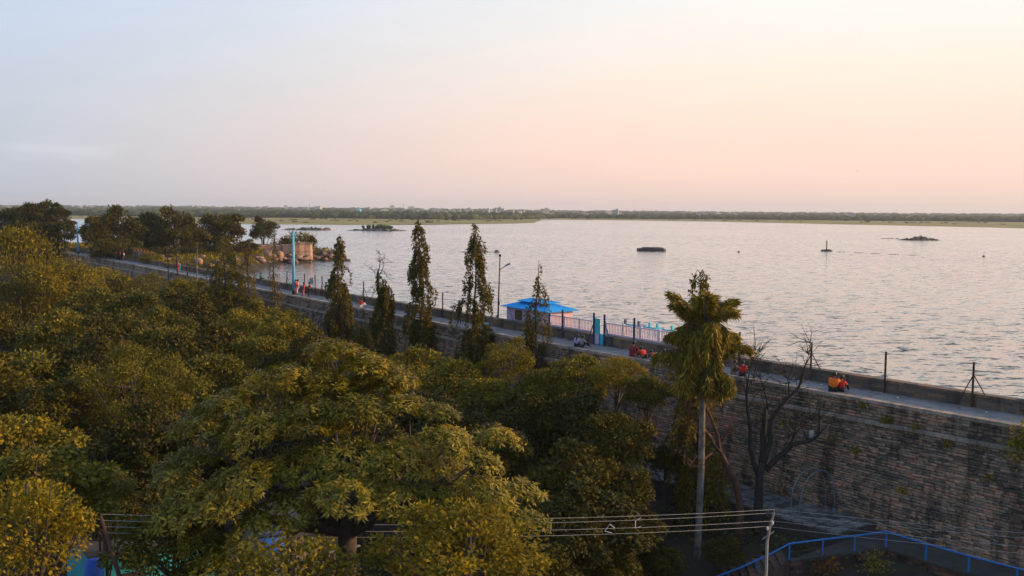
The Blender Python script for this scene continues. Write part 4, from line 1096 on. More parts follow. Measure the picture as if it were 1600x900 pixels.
for i, (u, v, w, y, lab) in enumerate([(205, 378, 60, 186, 'dark hedge bush behind the red fence'), (255, 384, 50, 190, 'dark bush right of the red fence'), (300, 380, 60, 195, 'dark bush under the clump of trees behind the saplings'), (350, 376, 60, 198, 'dark bush under the tall spreading tree'), (385, 374, 40, 203, 'dark bush left of the fort wall'), (165, 374, 50, 190, 'dark bush at the left end of the red fence'), (235, 392, 40, 172, 'yellow bush beside the far boulders')]):
    tree(u, v, y, w, 'gold' if i == 6 else 'dark', lab, name='bush', zf=0.8, ground=0.0, seed=90 + i, cat='bush')
rng = np.random.default_rng(21)
ROCKS = []
for i in range(6):
    V, F = lump(rng, ICO2, 0.20, 0.7); me = np_mesh('boulder', V, F); me.materials.append(M_rock); ROCKS.append(me)
def on_ground(u, v):
    y = 60.0
    while y < 330:
        p = on_y(u, v, y); g = max(float(ground_z(p.x, p.y)) if side(p.x, p.y)[1] > 3 else -9, WATER)
        if p.z <= g: return Vector((p.x, p.y, g))
        y += 0.5
    return on_z(u, v, WATER)
def boulder(u, v, y, w, h, label, group, zsink=0.25):
    p = on_ground(u, v); y = p.y
    sx = 0.5 * w / FPX * y; sz = 0.5 * h / FPX * y / 0.7
    o = link('boulder', ROCKS[int(rng.integers(6))], None, None, (p.x, p.y, p.z + sz * 0.7 * (1 - zsink)), rng.uniform(0, 6.28))
    o.scale = (sx, sx * rng.uniform(0.8, 1.1), sz)
    return tag(o, label, 'rock', group)
for (u, v, w, h) in [(310, 416, 17, 13), (262, 410, 14, 9), (318, 406, 10, 9), (297, 398, 14, 9), (341, 413, 12, 9), (282, 408, 9, 7), (252, 404, 12, 8), (368, 413, 14, 12), (330, 420, 10, 7), (237, 400, 12, 7), (378, 420, 10, 8), (355, 420, 9, 7)]:
    boulder(u, v, 150 + (420 - v) * 1.2, w, h, 'pink boulder lying behind the parapet beside the bare saplings', 'boulders behind the far parapet')
for k in range(58):
    f = rng.random()
    u = 398 + 146 * f ** 0.8
    v = rng.uniform(401 + 2 * f, 411 + 3 * (1 - f)) if u < 500 else rng.uniform(398, 408) + abs(u - 520) * 0.05
    w = rng.uniform(5, 13); boulder(u, v, 12.2 * 1500 / (max(v, 398) - 326.5) * 0.995, w, w * rng.uniform(0.45, 0.75), 'reddish boulder in the heap at the waterline below the fort', 'boulders below the fort')
boulder(436, 407, 207, 14, 18, 'tall rounded boulder leaning on the left of the fort wall', None, 0.1)
boulder(420, 405, 206, 22, 13, 'broad orange boulder at the left end of the fort', None, 0.1)

# red fence behind the far walkway
sa, sb = s_at(148, WALK_T + 1.2, 0.5), s_at(240, WALK_T + 1.2, 0.5)
e = empty('panel_fence', dam(sa, WALK_T + 1.2, 0.3)); tag(e, 'rust red fence with grey green panels behind the far end of the walkway', 'fence')
M_rfence = simple('rust_red_paint', (0.22, 0.055, 0.035), 0.8, 0.35, 2.0, 0.1); M_gpan = simple('grey_green_panel', (0.15, 0.18, 0.16), 0.8, 0.2, 2.0, 0.05)
k = 0; s_ = sa
while s_ > sb:
    p = dam(s_, WALK_T + 1.2, 0.3) - e.location; a_ = dam_ang(s_)
    MB().box((p.x, p.y, 0.95), (0.10, 0.10, 1.0), a_).build('post', M_rfence, e)
    p = dam(s_ - 1.1, WALK_T + 1.2, 0.3) - e.location
    MB().box((p.x, p.y, 0.8), (1.0, 0.03, 0.75), a_).build('panel', M_gpan if k % 2 else M_rfence, e)
    s_ -= 2.2; k += 1

# ================================================================== ISLETS
def islet(label, u0, u1, v, h, seed, mat=M_islet, n=26, green=0, peak=None, name='rocky_islet'):
    rng = np.random.default_rng(seed)
    um = 0.5 * (u0 + u1); c = on_z(um, v, WATER); y = c.y
    half = 0.5 * (u1 - u0) / FPX * y; hh = h / FPX * y
    e = empty(name, c); tag(e, label, 'islet')
    parts, R_ = [], []
    for i in range(n):
        f = rng.uniform(-1, 1); prof = (1 - abs(f - (peak or 0)) / (1 + abs(peak or 0))) ** 0.7
        V, F = lump(rng, ICO1 if n > 40 else ICO2, 0.2, 0.7)
        r0 = half * rng.uniform(0.05, 0.14); r1 = hh * prof * rng.uniform(0.45, 0.95)
        V = V * np.array([r0, r0 * 1.3, max(r1, 0.15)]) + np.array([f * half * 0.95, rng.uniform(0, 1) * half * 0.35, -0.05])
        parts.append((V, F)); R_.append(np.full(len(V), rng.random()))
    V, F = join_np(parts)
    o = link('rocks', np_mesh('rocks', V, F, np.concatenate(R_)), mat, e); o['kind'] = 'stuff'
    if green:
        parts, R_ = [], []
        for i in range(green):
            f = rng.uniform(-0.45, 0.5); V, F = lump(rng, ICO1, 0.3)
            r0 = half * rng.uniform(0.04, 0.10)
            V = V * np.array([r0, r0, hh * 0.28]) + np.array([f * half, rng.uniform(0, .3) * half, hh * (0.62 - 0.5 * f * f)]); parts.append((V, F)); R_.append(np.full(len(V), rng.random() * 0.5))
        V, F = join_np(parts)
        o = link('scrub', np_mesh('scrub', V, F, np.concatenate(R_)), M_farwood, e); o['kind'] = 'stuff'
    return e, half, hh
islet('long dark scrubby islet left of the tallest mast tree', 540, 637, 360.5, 10.5, 1, n=70, green=26)
islet('jagged pale rock islet above the fort', 434, 516, 359.5, 10, 2, n=46, peak=0.35)
ei, half, hh = islet('small islet with a brown peak behind the forked looking mast tree', 714, 781, 394, 3.5, 3, n=24)
V, F = lump(np.random.default_rng(4), ICO2, 0.18); V = V * np.array([half * 0.30, half * 0.3, hh * 3.2]); V[:, :2] *= (1.25 - 0.8 * np.clip(V[:, 2:3] / (hh * 3.2), 0, 1)); V += np.array([half * 0.05, half * .2, -hh * 0.3])
np_link('peak', (V, F), M_islet, ei)
V, F = lump(np.random.default_rng(5), ICO2, 0.1); V = V * np.array([half * 0.13, half * 0.13, hh * 1.1]) + np.array([half * 0.86, 0, 0]); np_link('pink_rock', (V, F), M_rock, ei)
islet('flat dark islet far out at the right', 1406, 1473, 375.5, 13, 6, n=60)
for k, (u, v) in enumerate([(1381, 373), (1387, 373), (1394, 373), (1402, 373)]):
    p = on_z(u, v, WATER); o = link('boulder', ROCKS[k], None, None, p); o.scale = (1.2, 1.2, 0.5); tag(o, 'tiny rock in the row left of the flat far islet', 'rock', 'rocks in a row left of the flat islet')
# brown flat platform rock
p0, p1 = on_z(996, 392, WATER), on_z(1039, 392, WATER); w = (p1.x - p0.x) / 2
e = empty('flat_rock', ((p0.x + p1.x) / 2, p0.y, WATER)); tag(e, 'flat topped brown block lying in the open water right of centre', 'rock')
MB().add(*prism([(-w, -2), (w * 0.8, -2.3), (w, -1), (w * .9, 3), (-w, 3)], -0.5, 0.8, 0.05)).build('base', M_islet, e)
MB().add(*prism([(-w * .7, -1.5), (w * 0.3, -1.7), (w * 0.82, -1), (w * .7, 2.5), (-w * .7, 2)], 0.8, 1.15, 0.12)).build('upper_slab', M_islet, e)
# marker frame on a reef
c = on_z(1291, 392.5, WATER); k = c.y / FPX
e = empty('marker_frame', c); tag(e, 'thin metal marker frame standing on a low reef in the lake', 'marker')
MB().tube([(0, 0, -0.5), (0, 0, 17 * k)], 0.10, 5).build('post', M_iron, e)
MB().tube([(1.6 * k, 0.4, -0.5), (1.6 * k, 0.4, 15 * k), (0.6 * k, .2, 17.5 * k)], 0.08, 5).build('post', M_iron, e)
for z_ in (5, 10): MB().tube([(0, 0, z_ * k), (1.6 * k, 0.4, z_ * k)], 0.06, 4).build('crossbar', M_iron, e)
MB().box((-5.5 * k, 0, 1.2 * k), (1.4 * k, 0.6, 1.3 * k)).build('block', M_islet, e)
V, F = lump(np.random.default_rng(9), ICO2, 0.12); np_link('reef', (V * np.array([10 * k, 1.5, 0.6]), F), M_islet, e)
for i in range(5):
    V, F = lump(np.random.default_rng(30 + i), ICO2, 0.12); np_link('reef_rock', (V * np.array([8 * k, 1.0, 0.09]) + np.array([(16 + 17 * i) * k, -5 - 5 * i, 0]), F), M_islet, e)
for u, v, lab in [(1537, 401, 'small dark float far out at the right edge of the lake'), (1154, 394, 'lone dark float between the flat block and the marker frame')]:
    p = on_z(u, v, WATER); mb = MB(); V, F = ICO1
    mb.add([(a[0] * .45, a[1] * .45, a[2] * .4) for a in V], F).tube([(0, 0, 0), (0.1, 0, 1.6 if u > 1500 else 0.6)], 0.05, 4); tag(mb.build('float', M_islet, None, loc=p), lab, 'float')

# ================================================================== ON THE DAM
POST_T = WALK_T - 0.10
def post(u, vtop, kind, mat, label, group):
    s_ = s_at(u, POST_T, 1.5); p = dam(s_, POST_T, 0.015); H = z_at(u, vtop, s_, POST_T)
    H = min(max(H, 1.3), 3.4)
    e = empty('fence_post', p, dam_ang(s_)); tag(e, label, 'post', group)
    r = 0.045 if mat is M_iron else 0.06
    MB().box((0, 0, H / 2), (r, r * 0.25, H / 2)).box((r * 0.7, r * 0.8, H / 2), (r * 0.25, r * 0.7, H / 2 - 0.002)).build('upright', mat, e)
    ends = {'tripod': ((-0.95, -0.25), (0.85, -0.05)), 'left': ((0.8, 0.0),), 'right': ((-0.8, 0.0),)}.get(kind, ())
    for x, y in ends:
        MB().tube([(0, 0, H * 0.72), (x, y, 0.02)], r * 0.72, 5).build('stay', mat, e)
for u, vt, k, lab in [(1521, 566, 'tripod', 'rusty iron fence post on tripod stays nearest the right edge'), (1384, 550, 'single', 'single rusty iron post between the two near tripods'), (1268, 535, 'tripod', 'rusty tripod post behind the dead tree twigs left of the orange shirt'), (1156, 519, 'single', 'single rusty post just right of the palm'),
                      (692, 457, 'single', 'single iron post right of the tallest mast tree'), (608, 446, 'single', 'single iron post right of the bare dead top'), (568.5, 440, 'tripod', 'tripod iron post above the sitter in red and white'), (503.6, 431, 'tripod', 'tripod iron post left of the slim mast tree'), (492.7, 430, 'single', 'single iron post right of the grey signboard'), (476, 428, 'single', 'single iron post between the blue pole and the signboard'), (448.6, 424, 'tripod', 'tripod iron post left of the sky blue pole'), (422.4, 422, 'single', 'single iron post left of the nearly bare mast tree foot')]:
    post(u, vt, k, M_iron, lab, None)
for u, vt, k, lab in [(991.5, 497, 'single', 'dark blue post in front of the right balustrade'), (945, 491.5, 'right', 'dark blue post with a stay at the right of the gate'), (928.5, 489, 'left', 'dark blue post with a stay at the left of the gate'), (879.5, 484, 'single', 'dark blue post before the pavilion right wall'), (859, 490, 'single', 'dark blue post at the pavilion near corner')]:
    post(u, vt, k, M_bluepost, lab, None)
for u, vt in [(246, 404), (262, 402), (304.5, 404), (212, 393), (228, 396), (275, 404), (333, 412), (198, 389)]:
    post(u, vt, 'single', M_iron, 'short rusty post on the far parapet beside the boulders', 'short posts on the far parapet')

# poles and lamp
def pole(u, v0, v1, t, r0, r1, label):
    s_ = s_at(u, t, 0.5); p = dam(s_, t, 0.0); H = z_at(u, v0, s_, t)
    e = empty('painted_pole', p); tag(e, label, 'pole')
    MB().tube([(0, 0, 0.5), (0, 0, H * .5), (0, 0, H)], [r0, (r0 + r1) / 2, r1], 10).build('shaft', M_skypole, e, True)
    MB().tube([(0, 0, 0), (0, 0, 0.5)], [r0 * 1.35, r0 * 1.2], 8).build('footing', M_dark, e)
    MB().tube([(0, 0, H), (0, 0, H + 0.08)], [r1 * 1.2, r1 * 0.4], 10).build('cap', M_skypole, e)
    for z_ in (0.45, 0.7): MB().tube([(0, 0, H * z_), (0, 0, H * z_ + 0.06)], [r1 * 1.35, r1 * 1.35], 10).build('band', M_hoop, e)
pole(459, 362, 460, 0.5, 0.17, 0.13, 'thick sky blue pole standing on the walkway before the fort')
pole(122, 347, 390, 0.5, 0.22, 0.13, 'far light blue pole above the feathery tree')
pole(1, 339, 400, 1.2, 0.22, 0.13, 'light blue pole tip at the extreme left edge')
s_ = s_at(777.5, 3.25, 1.5); p = dam(s_, 3.25, -1.0); H = z_at(780, 400, s_, 3.25) + 1.0
e = empty('lamp_post', p); tag(e, 'slim iron lamp post with a tilted lamp head beside the pavilion', 'lamp post')
lean = 0.18
MB().tube([(0, 0, 0), (lean * .4, 0, H * .4), (lean, 0, H)], [0.09, 0.07, 0.045], 7).build('shaft', M_iron, e)
ha = H - 22 / FPX * p.y
MB().tube([(lean * .8, 0, ha - 0.0), (0.75, 0, ha + 0.42)], 0.035, 5).build('arm', M_iron, e)
o = MB().box((0, 0, 0), (0.24, 0.13, 0.05), 0, 0.01).build('lamp_head', M_hoop, e, loc=(0.85, 0, ha + 0.48)); o.rotation_euler = (0.2, -0.45, 0)
MB().box((lean * .97, 0, H + 0.05), (0.10, 0.07, 0.10)).build('top_box', M_dark, e)
MB().box((lean * .5, 0, H * .42), (0.09, 0.07, 0.16)).build('junction_box', M_dark, e)
MB().box((-0.08, 0.06, 0.95), (0.04, 0.04, 0.95)).build('side_post', M_iron, e)
# small sign board
s_ = s_at(487, WALK_T + 0.3, 1.2); p = dam(s_, WALK_T + 0.3, PAR_H)
e = empty('signboard', p, -0.35); tag(e, 'small blank grey signboard on two legs on the parapet', 'sign')
zt, zb = z_at(487, 434.5, s_, WALK_T + .3) - PAR_H, z_at(487, 444, s_, WALK_T + .3) - PAR_H
MB().box((0, 0, (zt + zb) / 2), (0.27, 0.02, (zt - zb) / 2)).build('board', M_sign, e)
for x in (-0.2, 0.2): MB().box((x, 0.03, zt / 2), (0.02, 0.012, zt / 2)).build('leg', M_iron, e)

# pavilion
s_n = s_at(857, 3.25, 1.1); s_f = s_at(781.5, 3.25, 1.1)
ez = z_at(857, 488.5, s_n, 3.25); Lk = s_f - s_n
tt = 3.25
while proj(dam(s_n, tt, ez))[0] < 906: tt += 0.02
Dk = tt - 3.25
pk = dam(s_n, 3.25, -2.6); ka = dam_ang((s_n + s_f) / 2)
e = empty('pavilion', pk, ka); tag(e, 'pink lilac pavilion with bright blue hipped sheet roof on the lake edge', 'pavilion')
# local frame: +x along the dam (away), -y towards the lake
ez += 2.6; ov = 0.45
apz = ez + (488.5 - 472) / FPX * (pk.y + 2) * 0.66
M_pi = lambda x, y, z: (x, -y, z)
x0, x1, y0, y1 = ov, Lk - ov, ov, Dk - ov
def wallpart(pts, th_dir, mat, name):
    mb = MB(); (xa, ya), (xb, yb) = pts
    mb.box(((xa + xb) / 2, -(ya + yb) / 2, ez / 2 + 0.05), (max(abs(xb - xa) / 2, 0.08), max(abs(yb - ya) / 2, 0.08), ez / 2 + 0.05)); return mb.build(name, mat, e)
wl = wallpart(((x0 + 0.0, y0), (x1, y0)), 0, M_lilac, 'front_wall')
wallpart(((x0 - 0.02, y0 + 0.09), (x0 - 0.02, y1)), 0, M_wall_sunlit, 'side_wall'); wallpart(((x1, y0 + .09), (x1, y1)), 0, M_wall_sunlit, 'side_wall'); wallpart(((x0 + .1, y1), (x1 - .1, y1)), 0, M_lilac, 'rear_wall')  # side walls take the sunlit copy, front and rear the shaded lilac
def corr_panel(a, b_, c, d, n, amp=0.035):
    """ribbed sheet between eave edge a-b and ridge edge d-c"""
    V, F = [], []
    a, b_, c, d = map(Vector, (a, b_, c, d)); nrm_ = (b_ - a).cross(d - a).normalized()
    if nrm_.z < 0: nrm_ = -nrm_
    for i in range(n + 1):
        f = i / n; h_ = amp if i % 2 else 0.0
        V += [a + (b_ - a) * f + nrm_ * h_, d + (c - d) * f + nrm_ * h_ * 0.6]
    for i in range(n): F.append((2 * i, 2 * i + 2, 2 * i + 3, 2 * i + 1))
    n0 = len(V); V += [v - nrm_ * 0.04 for v in V[:n0]]
    for i in range(n): F.append((n0 + 2 * i, n0 + 2 * i + 1, n0 + 2 * i + 3, n0 + 2 * i + 2))
    for i in range(n): F.append((2 * i, n0 + 2 * i, n0 + 2 * i + 2, 2 * i + 2))
    return V, F
def hip(z0, z1, X0, X1, Y0, Y1, rl_, nn, name, parent):
    ym = (Y0 + Y1) / 2; ra, rb = (X0 + X1) / 2 - rl_ / 2, (X0 + X1) / 2 + rl_ / 2
    P = lambda x, y, z: (x, -y, z)
    first = None
    for a, b_, c, d, n in [(P(X0, Y0, z0), P(X1, Y0, z0), P(rb, ym, z1), P(ra, ym, z1), nn), (P(X1, Y1, z0), P(X0, Y1, z0), P(ra, ym, z1), P(rb, ym, z1), nn), (P(X0, Y1, z0), P(X0, Y0, z0), P(ra, ym, z1), P(ra, ym, z1 + .001), nn // 2), (P(X1, Y0, z0), P(X1, Y1, z0), P(rb, ym, z1), P(rb, ym, z1 + .001), nn // 2)]:
        MB().add(*corr_panel(a, b_, c, d, n)).build(name, M_roofblue, parent)
hip(ez, apz, 0, Lk, 0, Dk, Lk * 0.45, 48, 'roof_sheet', e)
hip(apz - 0.04, apz + 0.20, Lk * 0.22, Lk * 0.78, Dk * 0.22, Dk * 0.78, Lk * 0.34, 28, 'cap_roof_sheet', e)
wx = x1 - 1.75
o = MB().box((wx, -y0 + 0.10, ez - 0.62), (0.38, 0.03, 0.34)).build('window', M_grille, e)
mb = MB()
for a in (-0.40, 0.40): mb.box((wx + a, -y0 + 0.13, ez - 0.62), (0.035, 0.03, 0.38))
for a in (-0.36, 0.36): mb.box((wx, -y0 + 0.131, ez - 0.62 + a), (0.365, 0.03, 0.035))
for a in (-0.15, 0.0, 0.15): mb.box((wx + a, -y0 + 0.14, ez - 0.62), (0.01, 0.012, 0.32))
f_ = mb.build('window_frame', M_dark, o)
MB().tube([M_pi(x1 - 0.55, y0 - .1, ez - 0.25), M_pi(x1 - 0.62, y0 - .1, ez - 0.7), M_pi(x1 - .8, y0 - .1, ez - 0.95), M_pi(x1 - 1.15, y0 - .1, ez - 1.15)], 0.02, 4).build('cable', M_dark, e)
MB().box((x0 + 1.5, -y0 + 0.10, ez - 1.0), (0.40, 0.05, 0.98)).build('door', M_turq, e)

# balustrades on the lake platform
BT = WALK_T + PAR_T + 0.16
bal_me = None
def balustrade(ua, ub, label, zb, zh):
    sa_, sb_ = s_at(ua, BT, 1.2), s_at(ub, BT, 1.2)
    o0 = dam(sa_, BT, zb); e = empty('balustrade', o0, dam_ang((sa_ + sb_) / 2)); tag(e, label, 'balustrade')
    L = (sa_ - sb_)
    global bal_me
    if bal_me is None:
        mb = MB().tube([(0, 0, 0.10), (0, 0, 0.22), (0, 0, 0.45), (0, 0, zh - 0.22), (0, 0, zh - 0.08)], [0.045, 0.055, 0.038, 0.05, 0.04], 6)
        bal_me = mesh('baluster', mb.V, mb.F); bal_me.materials.append(M_balus)
    n = int(L / 0.165)
    for i in range(n + 1):
        x = -L * i / n
        if i % 11 == 0:
            MB().box((x, 0, zh / 2 + 0.03), (0.075, 0.085, zh / 2 + 0.03)).build('pier', M_balus, e)
        else:
            link('baluster', bal_me, None, e, (x, 0, 0))
    MB().box((-L / 2, 0, 0.05), (L / 2, 0.08, 0.05)).build('bottom_rail', M_balus, e)
    MB().box((-L / 2, 0, zh - 0.035), (L / 2 - 0.002, 0.07, 0.04)).build('top_rail', M_balus, e)
    MB().box((-L / 2, -0.05, -1.8), (L / 2 + 0.1, 0.12, 1.79)).build('plinth', M_balus, e)
balustrade(860, 927, 'pink white balustrade between the pavilion and the gate', PAR_H + 0.02, 0.88)
balustrade(948, 1072, 'pink white balustrade from the gate to behind the palm', PAR_H + 0.02, 0.88)
# gate
sg = s_at(937.5, WALK_T - 0.06, 1.0); e = empty('gate', dam(sg, WALK_T - 0.06, 0.015), dam_ang(sg)); tag(e, 'chequered turquoise and lilac metal gate between two dark blue posts', 'gate')
gh = z_at(935, 498.5, sg, WALK_T - .06)
MB().box((0.30, 0, gh * 0.70), (0.26, 0.025, gh * 0.30)).build('turquoise_panel', M_turq, e)
MB().box((0.30, 0, gh * 0.205), (0.26, 0.025, gh * 0.19)).build('lilac_panel', M_lilac, e)
MB().box((-0.27, 0, gh * 0.22), (0.26, 0.025, gh * 0.20)).build('turquoise_panel', M_turq, e)
mb = MB()
for x in (0.57, 0.02, -0.54): mb.box((x, 0.03, gh * 0.5 if x > 0 else gh * 0.23), (0.02, 0.02, gh * 0.5 if x > 0 else gh * 0.23))
mb.build('frame', M_bluepost, e)
# turquoise jetty rail behind the balustrade
sj0, sj1 = s_at(975, 6.0, 0.8), s_at(1075, 6.0, 0.8)
e = empty('jetty_rail', dam(sj0, 6.0, WATER)); tag(e, 'turquoise jetty rail with stub posts behind the right balustrade', 'railing')
zr = z_at(1010, 509.5, s_at(1010, 6.0, .8), 6.0) - WATER
for u in (977, 998, 1015, 1027, 1050):
    s_ = s_at(u, 6.0, .8); p = dam(s_, 6.0, WATER) - e.location
    MB().box((p.x, p.y, zr / 2 + 0.05), (0.08, 0.08, zr / 2 + 0.25), dam_ang(s_)).build('post', M_turq if u > 1000 else M_bluepost, e)
a_, b_ = dam(sj0, 6.0, WATER) - e.location, dam(sj1, 6.0, WATER) - e.location
MB().tube([a_ + Vector((0, 0, zr - .1)), b_ + Vector((0, 0, zr - .1))], 0.06, 5).build('rail', M_turq, e)
mid = (a_ + b_) / 2
MB().box((mid.x, mid.y, 0.3), ((a_ - b_).length / 2, 0.6, 0.3), dam_ang(sj0)).build('deck', M_concrete, e)
o = MB().box((0, 0, 0.35), (0.3, 0.25, 0.35), 0.4, 0.02).build('cabinet', M_turq, None, loc=dam(s_at(1029, 5.2, .8), 5.2, WATER + zr - 0.6)); tag(o, 'small turquoise box behind the right balustrade near the palm', 'box')

# dead leaves blown along the foot of the parapet and the coping
rng = np.random.default_rng(44)
n = 2600; sv = rng.uniform(-30, 110, n); tv = np.where(rng.random(n) < 0.6, WALK_T - 0.03 - np.abs(rng.normal(0, 0.22, n)), rng.uniform(0.1, WALK_T - .1, n))
P = np.array([dam(a_, b_, 0.03)[:] for a_, b_ in zip(sv, tv)]); D = rng.normal(size=P.shape); D[:, 2] *= 0.2
Lf = rng.uniform(0.05, 0.13, n); V, F, r = leaves(P, D, np.array([0, 0, 1.0]) + rng.normal(size=P.shape) * .3, Lf, Lf * .6, rng.random(n), 0.1)
tag(link('leaf_litter', np_mesh('leaf_litter', V, F, r), M_leaf_rust), 'dead brown leaves blown along the walkway', 'leaf litter', kind='stuff')
# litter on the walkway
for k, (u, v) in enumerate([(1283, 601), (1403, 621), (1542, 644), (882, 530)]):
    p = on_z(u, v, 0.03); V, F = lump(np.random.default_rng(50 + k), ICO1, 0.35)
    o = link('paper_scrap', np_mesh('paper_scrap', V * np.array([0.07, 0.05, 0.03]), F), M_white, None, p)
    tag(o, ['white paper scrap left of the orange shirted sitter', 'white paper scrap on the walkway right of the single near post', 'white paper scrap at the foot of the nearest tripod post', 'white paper scrap by the pavilion blue post'][k], 'litter')

# ================================================================== PEOPLE
def skin_mesh(verts, edges, radii, name, sub=1):
    me = bpy.data.meshes.new(name); me.from_pydata(verts, edges, [])
    ob = bpy.data.objects.new(name, me); C.objects.link(ob)
    md = ob.modifiers.new('s', 'SKIN'); md.use_smooth_shade = True
    for i, r in enumerate(radii):
        me.skin_vertices[0].data[i].radius = (r, r) if not hasattr(r, '__len__') else r
        me.skin_vertices[0].data[i].use_root = (i == 0)
    ob.modifiers.new('u', 'SUBSURF').levels = sub
    dg = bpy.context.evaluated_depsgraph_get()
    out = bpy.data.meshes.new_from_object(ob.evaluated_get(dg))
    bpy.data.objects.remove(ob); bpy.data.meshes.remove(me)
    out.name = name
    return out
POSE = {
 'stand': dict(pel=(0, 0, .95), chest=(0, .01, 1.27), neck=(0, .01, 1.47), head=(0, .03, 1.62), sh=(.19, 0, 1.41), el=(.25, -.02, 1.14), ha=(.24, .10, .90), hip=(.10, 0, .90), kn=(.11, .03, .50), an=(.11, -.02, .08), to=(.13, .14, .04)),
 'walk': dict(pel=(0, 0, .95), chest=(0, .03, 1.27), neck=(0, .04, 1.47), head=(0, .07, 1.62), sh=(.19, .03, 1.41), el=(.24, .0, 1.14), ha=(.22, .16, .95), hip=(.10, 0, .90), kn=(.11, .12, .52), an=(.11, .10, .08), to=(.12, .26, .04)),
 'sit': dict(pel=(0, 0, .13), chest=(0, .05, .42), neck=(0, .11, .62), head=(0, .16, .76), sh=(.19, .08, .56), el=(.26, .24, .36), ha=(.10, .42, .40), hip=(.10, .06, .12), kn=(.17, .40, .44), an=(.15, .60, .08), to=(.16, .74, .04)),
 'lean': dict(pel=(0, 0, .13), chest=(0, .17, .38), neck=(0, .34, .50), head=(0, .46, .56), sh=(.19, .27, .47), el=(.27, .44, .28), ha=(.16, .62, .14), hip=(.10, .06, .12), kn=(.20, .38, .36), an=(.18, .60, .08), to=(.19, .74, .04)),
 'chair': dict(pel=(0, 0, .50), chest=(0, .03, .80), neck=(0, .07, 1.0), head=(0, .11, 1.14), sh=(.19, .05, .94), el=(.26, .17, .72), ha=(.12, .36, .66), hip=(.10, .08, .49), kn=(.13, .46, .50), an=(.13, .48, .08), to=(.14, .62, .04)),
}
def V_(a, sx=1): return (a[0] * sx, a[1], a[2])
def person(pos, face, pose, top, bottom, label, scale=1.0, dress=False, hair_long=False, hat=None, group=None):
    P = POSE[pose]
    vs = [P['pel'], P['chest'], P['neck'], P['head'], (P['head'][0], P['head'][1] + .012, P['head'][2] + .11)]
    ed = [(0, 1), (1, 2), (2, 3), (3, 4)]; rr_ = [.075, .095, .055, (.082, .098), (.062, .07)]
    for sx in (1, -1):
        n = len(vs); vs += [V_(P['sh'], sx), V_(P['el'], sx), V_(P['ha'], sx)]; ed += [(1, n), (n, n + 1), (n + 1, n + 2)]; rr_ += [.058, .043, .036]
        n = len(vs); vs += [V_(P['hip'], sx), V_(P['kn'], sx), V_(P['an'], sx), V_(P['to'], sx)]; ed += [(0, n), (n, n + 1), (n + 1, n + 2), (n + 2, n + 3)]; rr_ += [.082, .058, .042, .035]
    me = skin_mesh(vs, ed, rr_, 'person'); me.materials.clear(); me.materials.append(M_skin)
    o = link('person', me, None, None, pos, face); o.scale = (scale,) * 3
    tag(o, label, 'person', group)
    # shirt
    vs = [P['pel'], P['chest'], tuple(np.array(P['neck']) * .7 + np.array(P['chest']) * .3)]; ed = [(0, 1), (1, 2)]; rr_ = [.178, .165, .085]
    for sx in (1, -1):
        n = len(vs); m_ = tuple(np.array(P['el']) * .85 + np.array(P['ha']) * .15)
        vs += [V_(P['sh'], sx), V_(m_, sx)]; ed += [(1, n), (n, n + 1)]; rr_ += [.082, .064]
    me = skin_mesh(vs, ed, rr_, 'shirt'); me.materials.clear(); me.materials.append(top); link('dress' if dress else 'shirt', me, None, o)
    vs = [P['pel']]; ed = []; rr_ = [.15]
    for sx in (1, -1):
        n = len(vs); vs += [V_(P['hip'], sx), V_(P['kn'], sx), V_(P['an'], sx)]; ed += [(0, n), (n, n + 1), (n + 1, n + 2)]; rr_ += [.102, .078 if not dress else .12, .058 if not dress else .13]
    me = skin_mesh(vs, ed, rr_, 'trousers'); me.materials.clear(); me.materials.append(bottom); link('skirt' if dress else 'trousers', me, None, o)
    h = P['head']; V, F = ICO2
    hv = [(h[0] + v[0] * .118, h[1] - .035 + v[1] * .122, h[2] + .045 + v[2] * .125 - (0.0 if v[1] < 0.2 else 0.0)) for v in V if True]
    hv = [(a, b_ if c > h[2] + .03 else min(b_, h[1] + 0.0), c) for a, b_, c in hv]
    mb = MB().add(hv, F)
    if hair_long: mb.tube([(h[0], h[1] - .07, h[2] + .05), (h[0], h[1] - .10, h[2] - .12), (P['chest'][0], P['chest'][1] - .13, P['chest'][2] + .02)], [.075, .07, .03], 6)
    mb.build('hair' if hat is None else 'cap', hat or M_hair, o, True)
    # face: nose and brow shadow are too small to see but the head has them
    MB().add([(h[0] - .015, h[1] + .085, h[2] + .01), (h[0] + .015, h[1] + .085, h[2] + .01), (h[0], h[1] + .118, h[2]), (h[0], h[1] + .088, h[2] + .05)], [(0, 1, 2), (1, 3, 2), (3, 0, 2), (0, 3, 1)]).build('nose', M_skin, o)
    return o
def cloth(name, c): return simple(name, c, 0.85, 0.15, 10.0, 0.1)
K_or = cloth('orange_cloth', (0.95, 0.165, 0.004)); K_red = cloth('red_cloth', (0.62, 0.022, 0.014)); K_dred = cloth('dark_red_cloth', (0.20, 0.015, 0.02)); K_black = cloth('black_cloth', (0.012, 0.012, 0.015))
K_navy = cloth('navy_cloth', (0.012, 0.016, 0.04)); K_white = cloth('white_cloth', (0.65, 0.60, 0.60)); K_pink = cloth('pink_cloth', (0.60, 0.30, 0.28)); K_grey = cloth('grey_cloth', (0.24, 0.24, 0.28)); K_lilac = cloth('lilac_cloth', (0.42, 0.36, 0.52))
K_green = cloth('green_cloth', (0.02, 0.28, 0.14)); K_blue = cloth('blue_cloth', (0.015, 0.05, 0.24)); K_teal = cloth('teal_cloth', (0.02, 0.35, 0.33)); K_camo = cloth('drab_cloth', (0.12, 0.10, 0.07)); K_lblue = cloth('light_blue_cloth', (0.12, 0.50, 0.66)); K_pinkd = cloth('rose_cloth', (0.50, 0.10, 0.14))
LK = lambda s_: dam_ang(s_) - math.pi            # facing the lake (local +y) : along-dam axis reversed
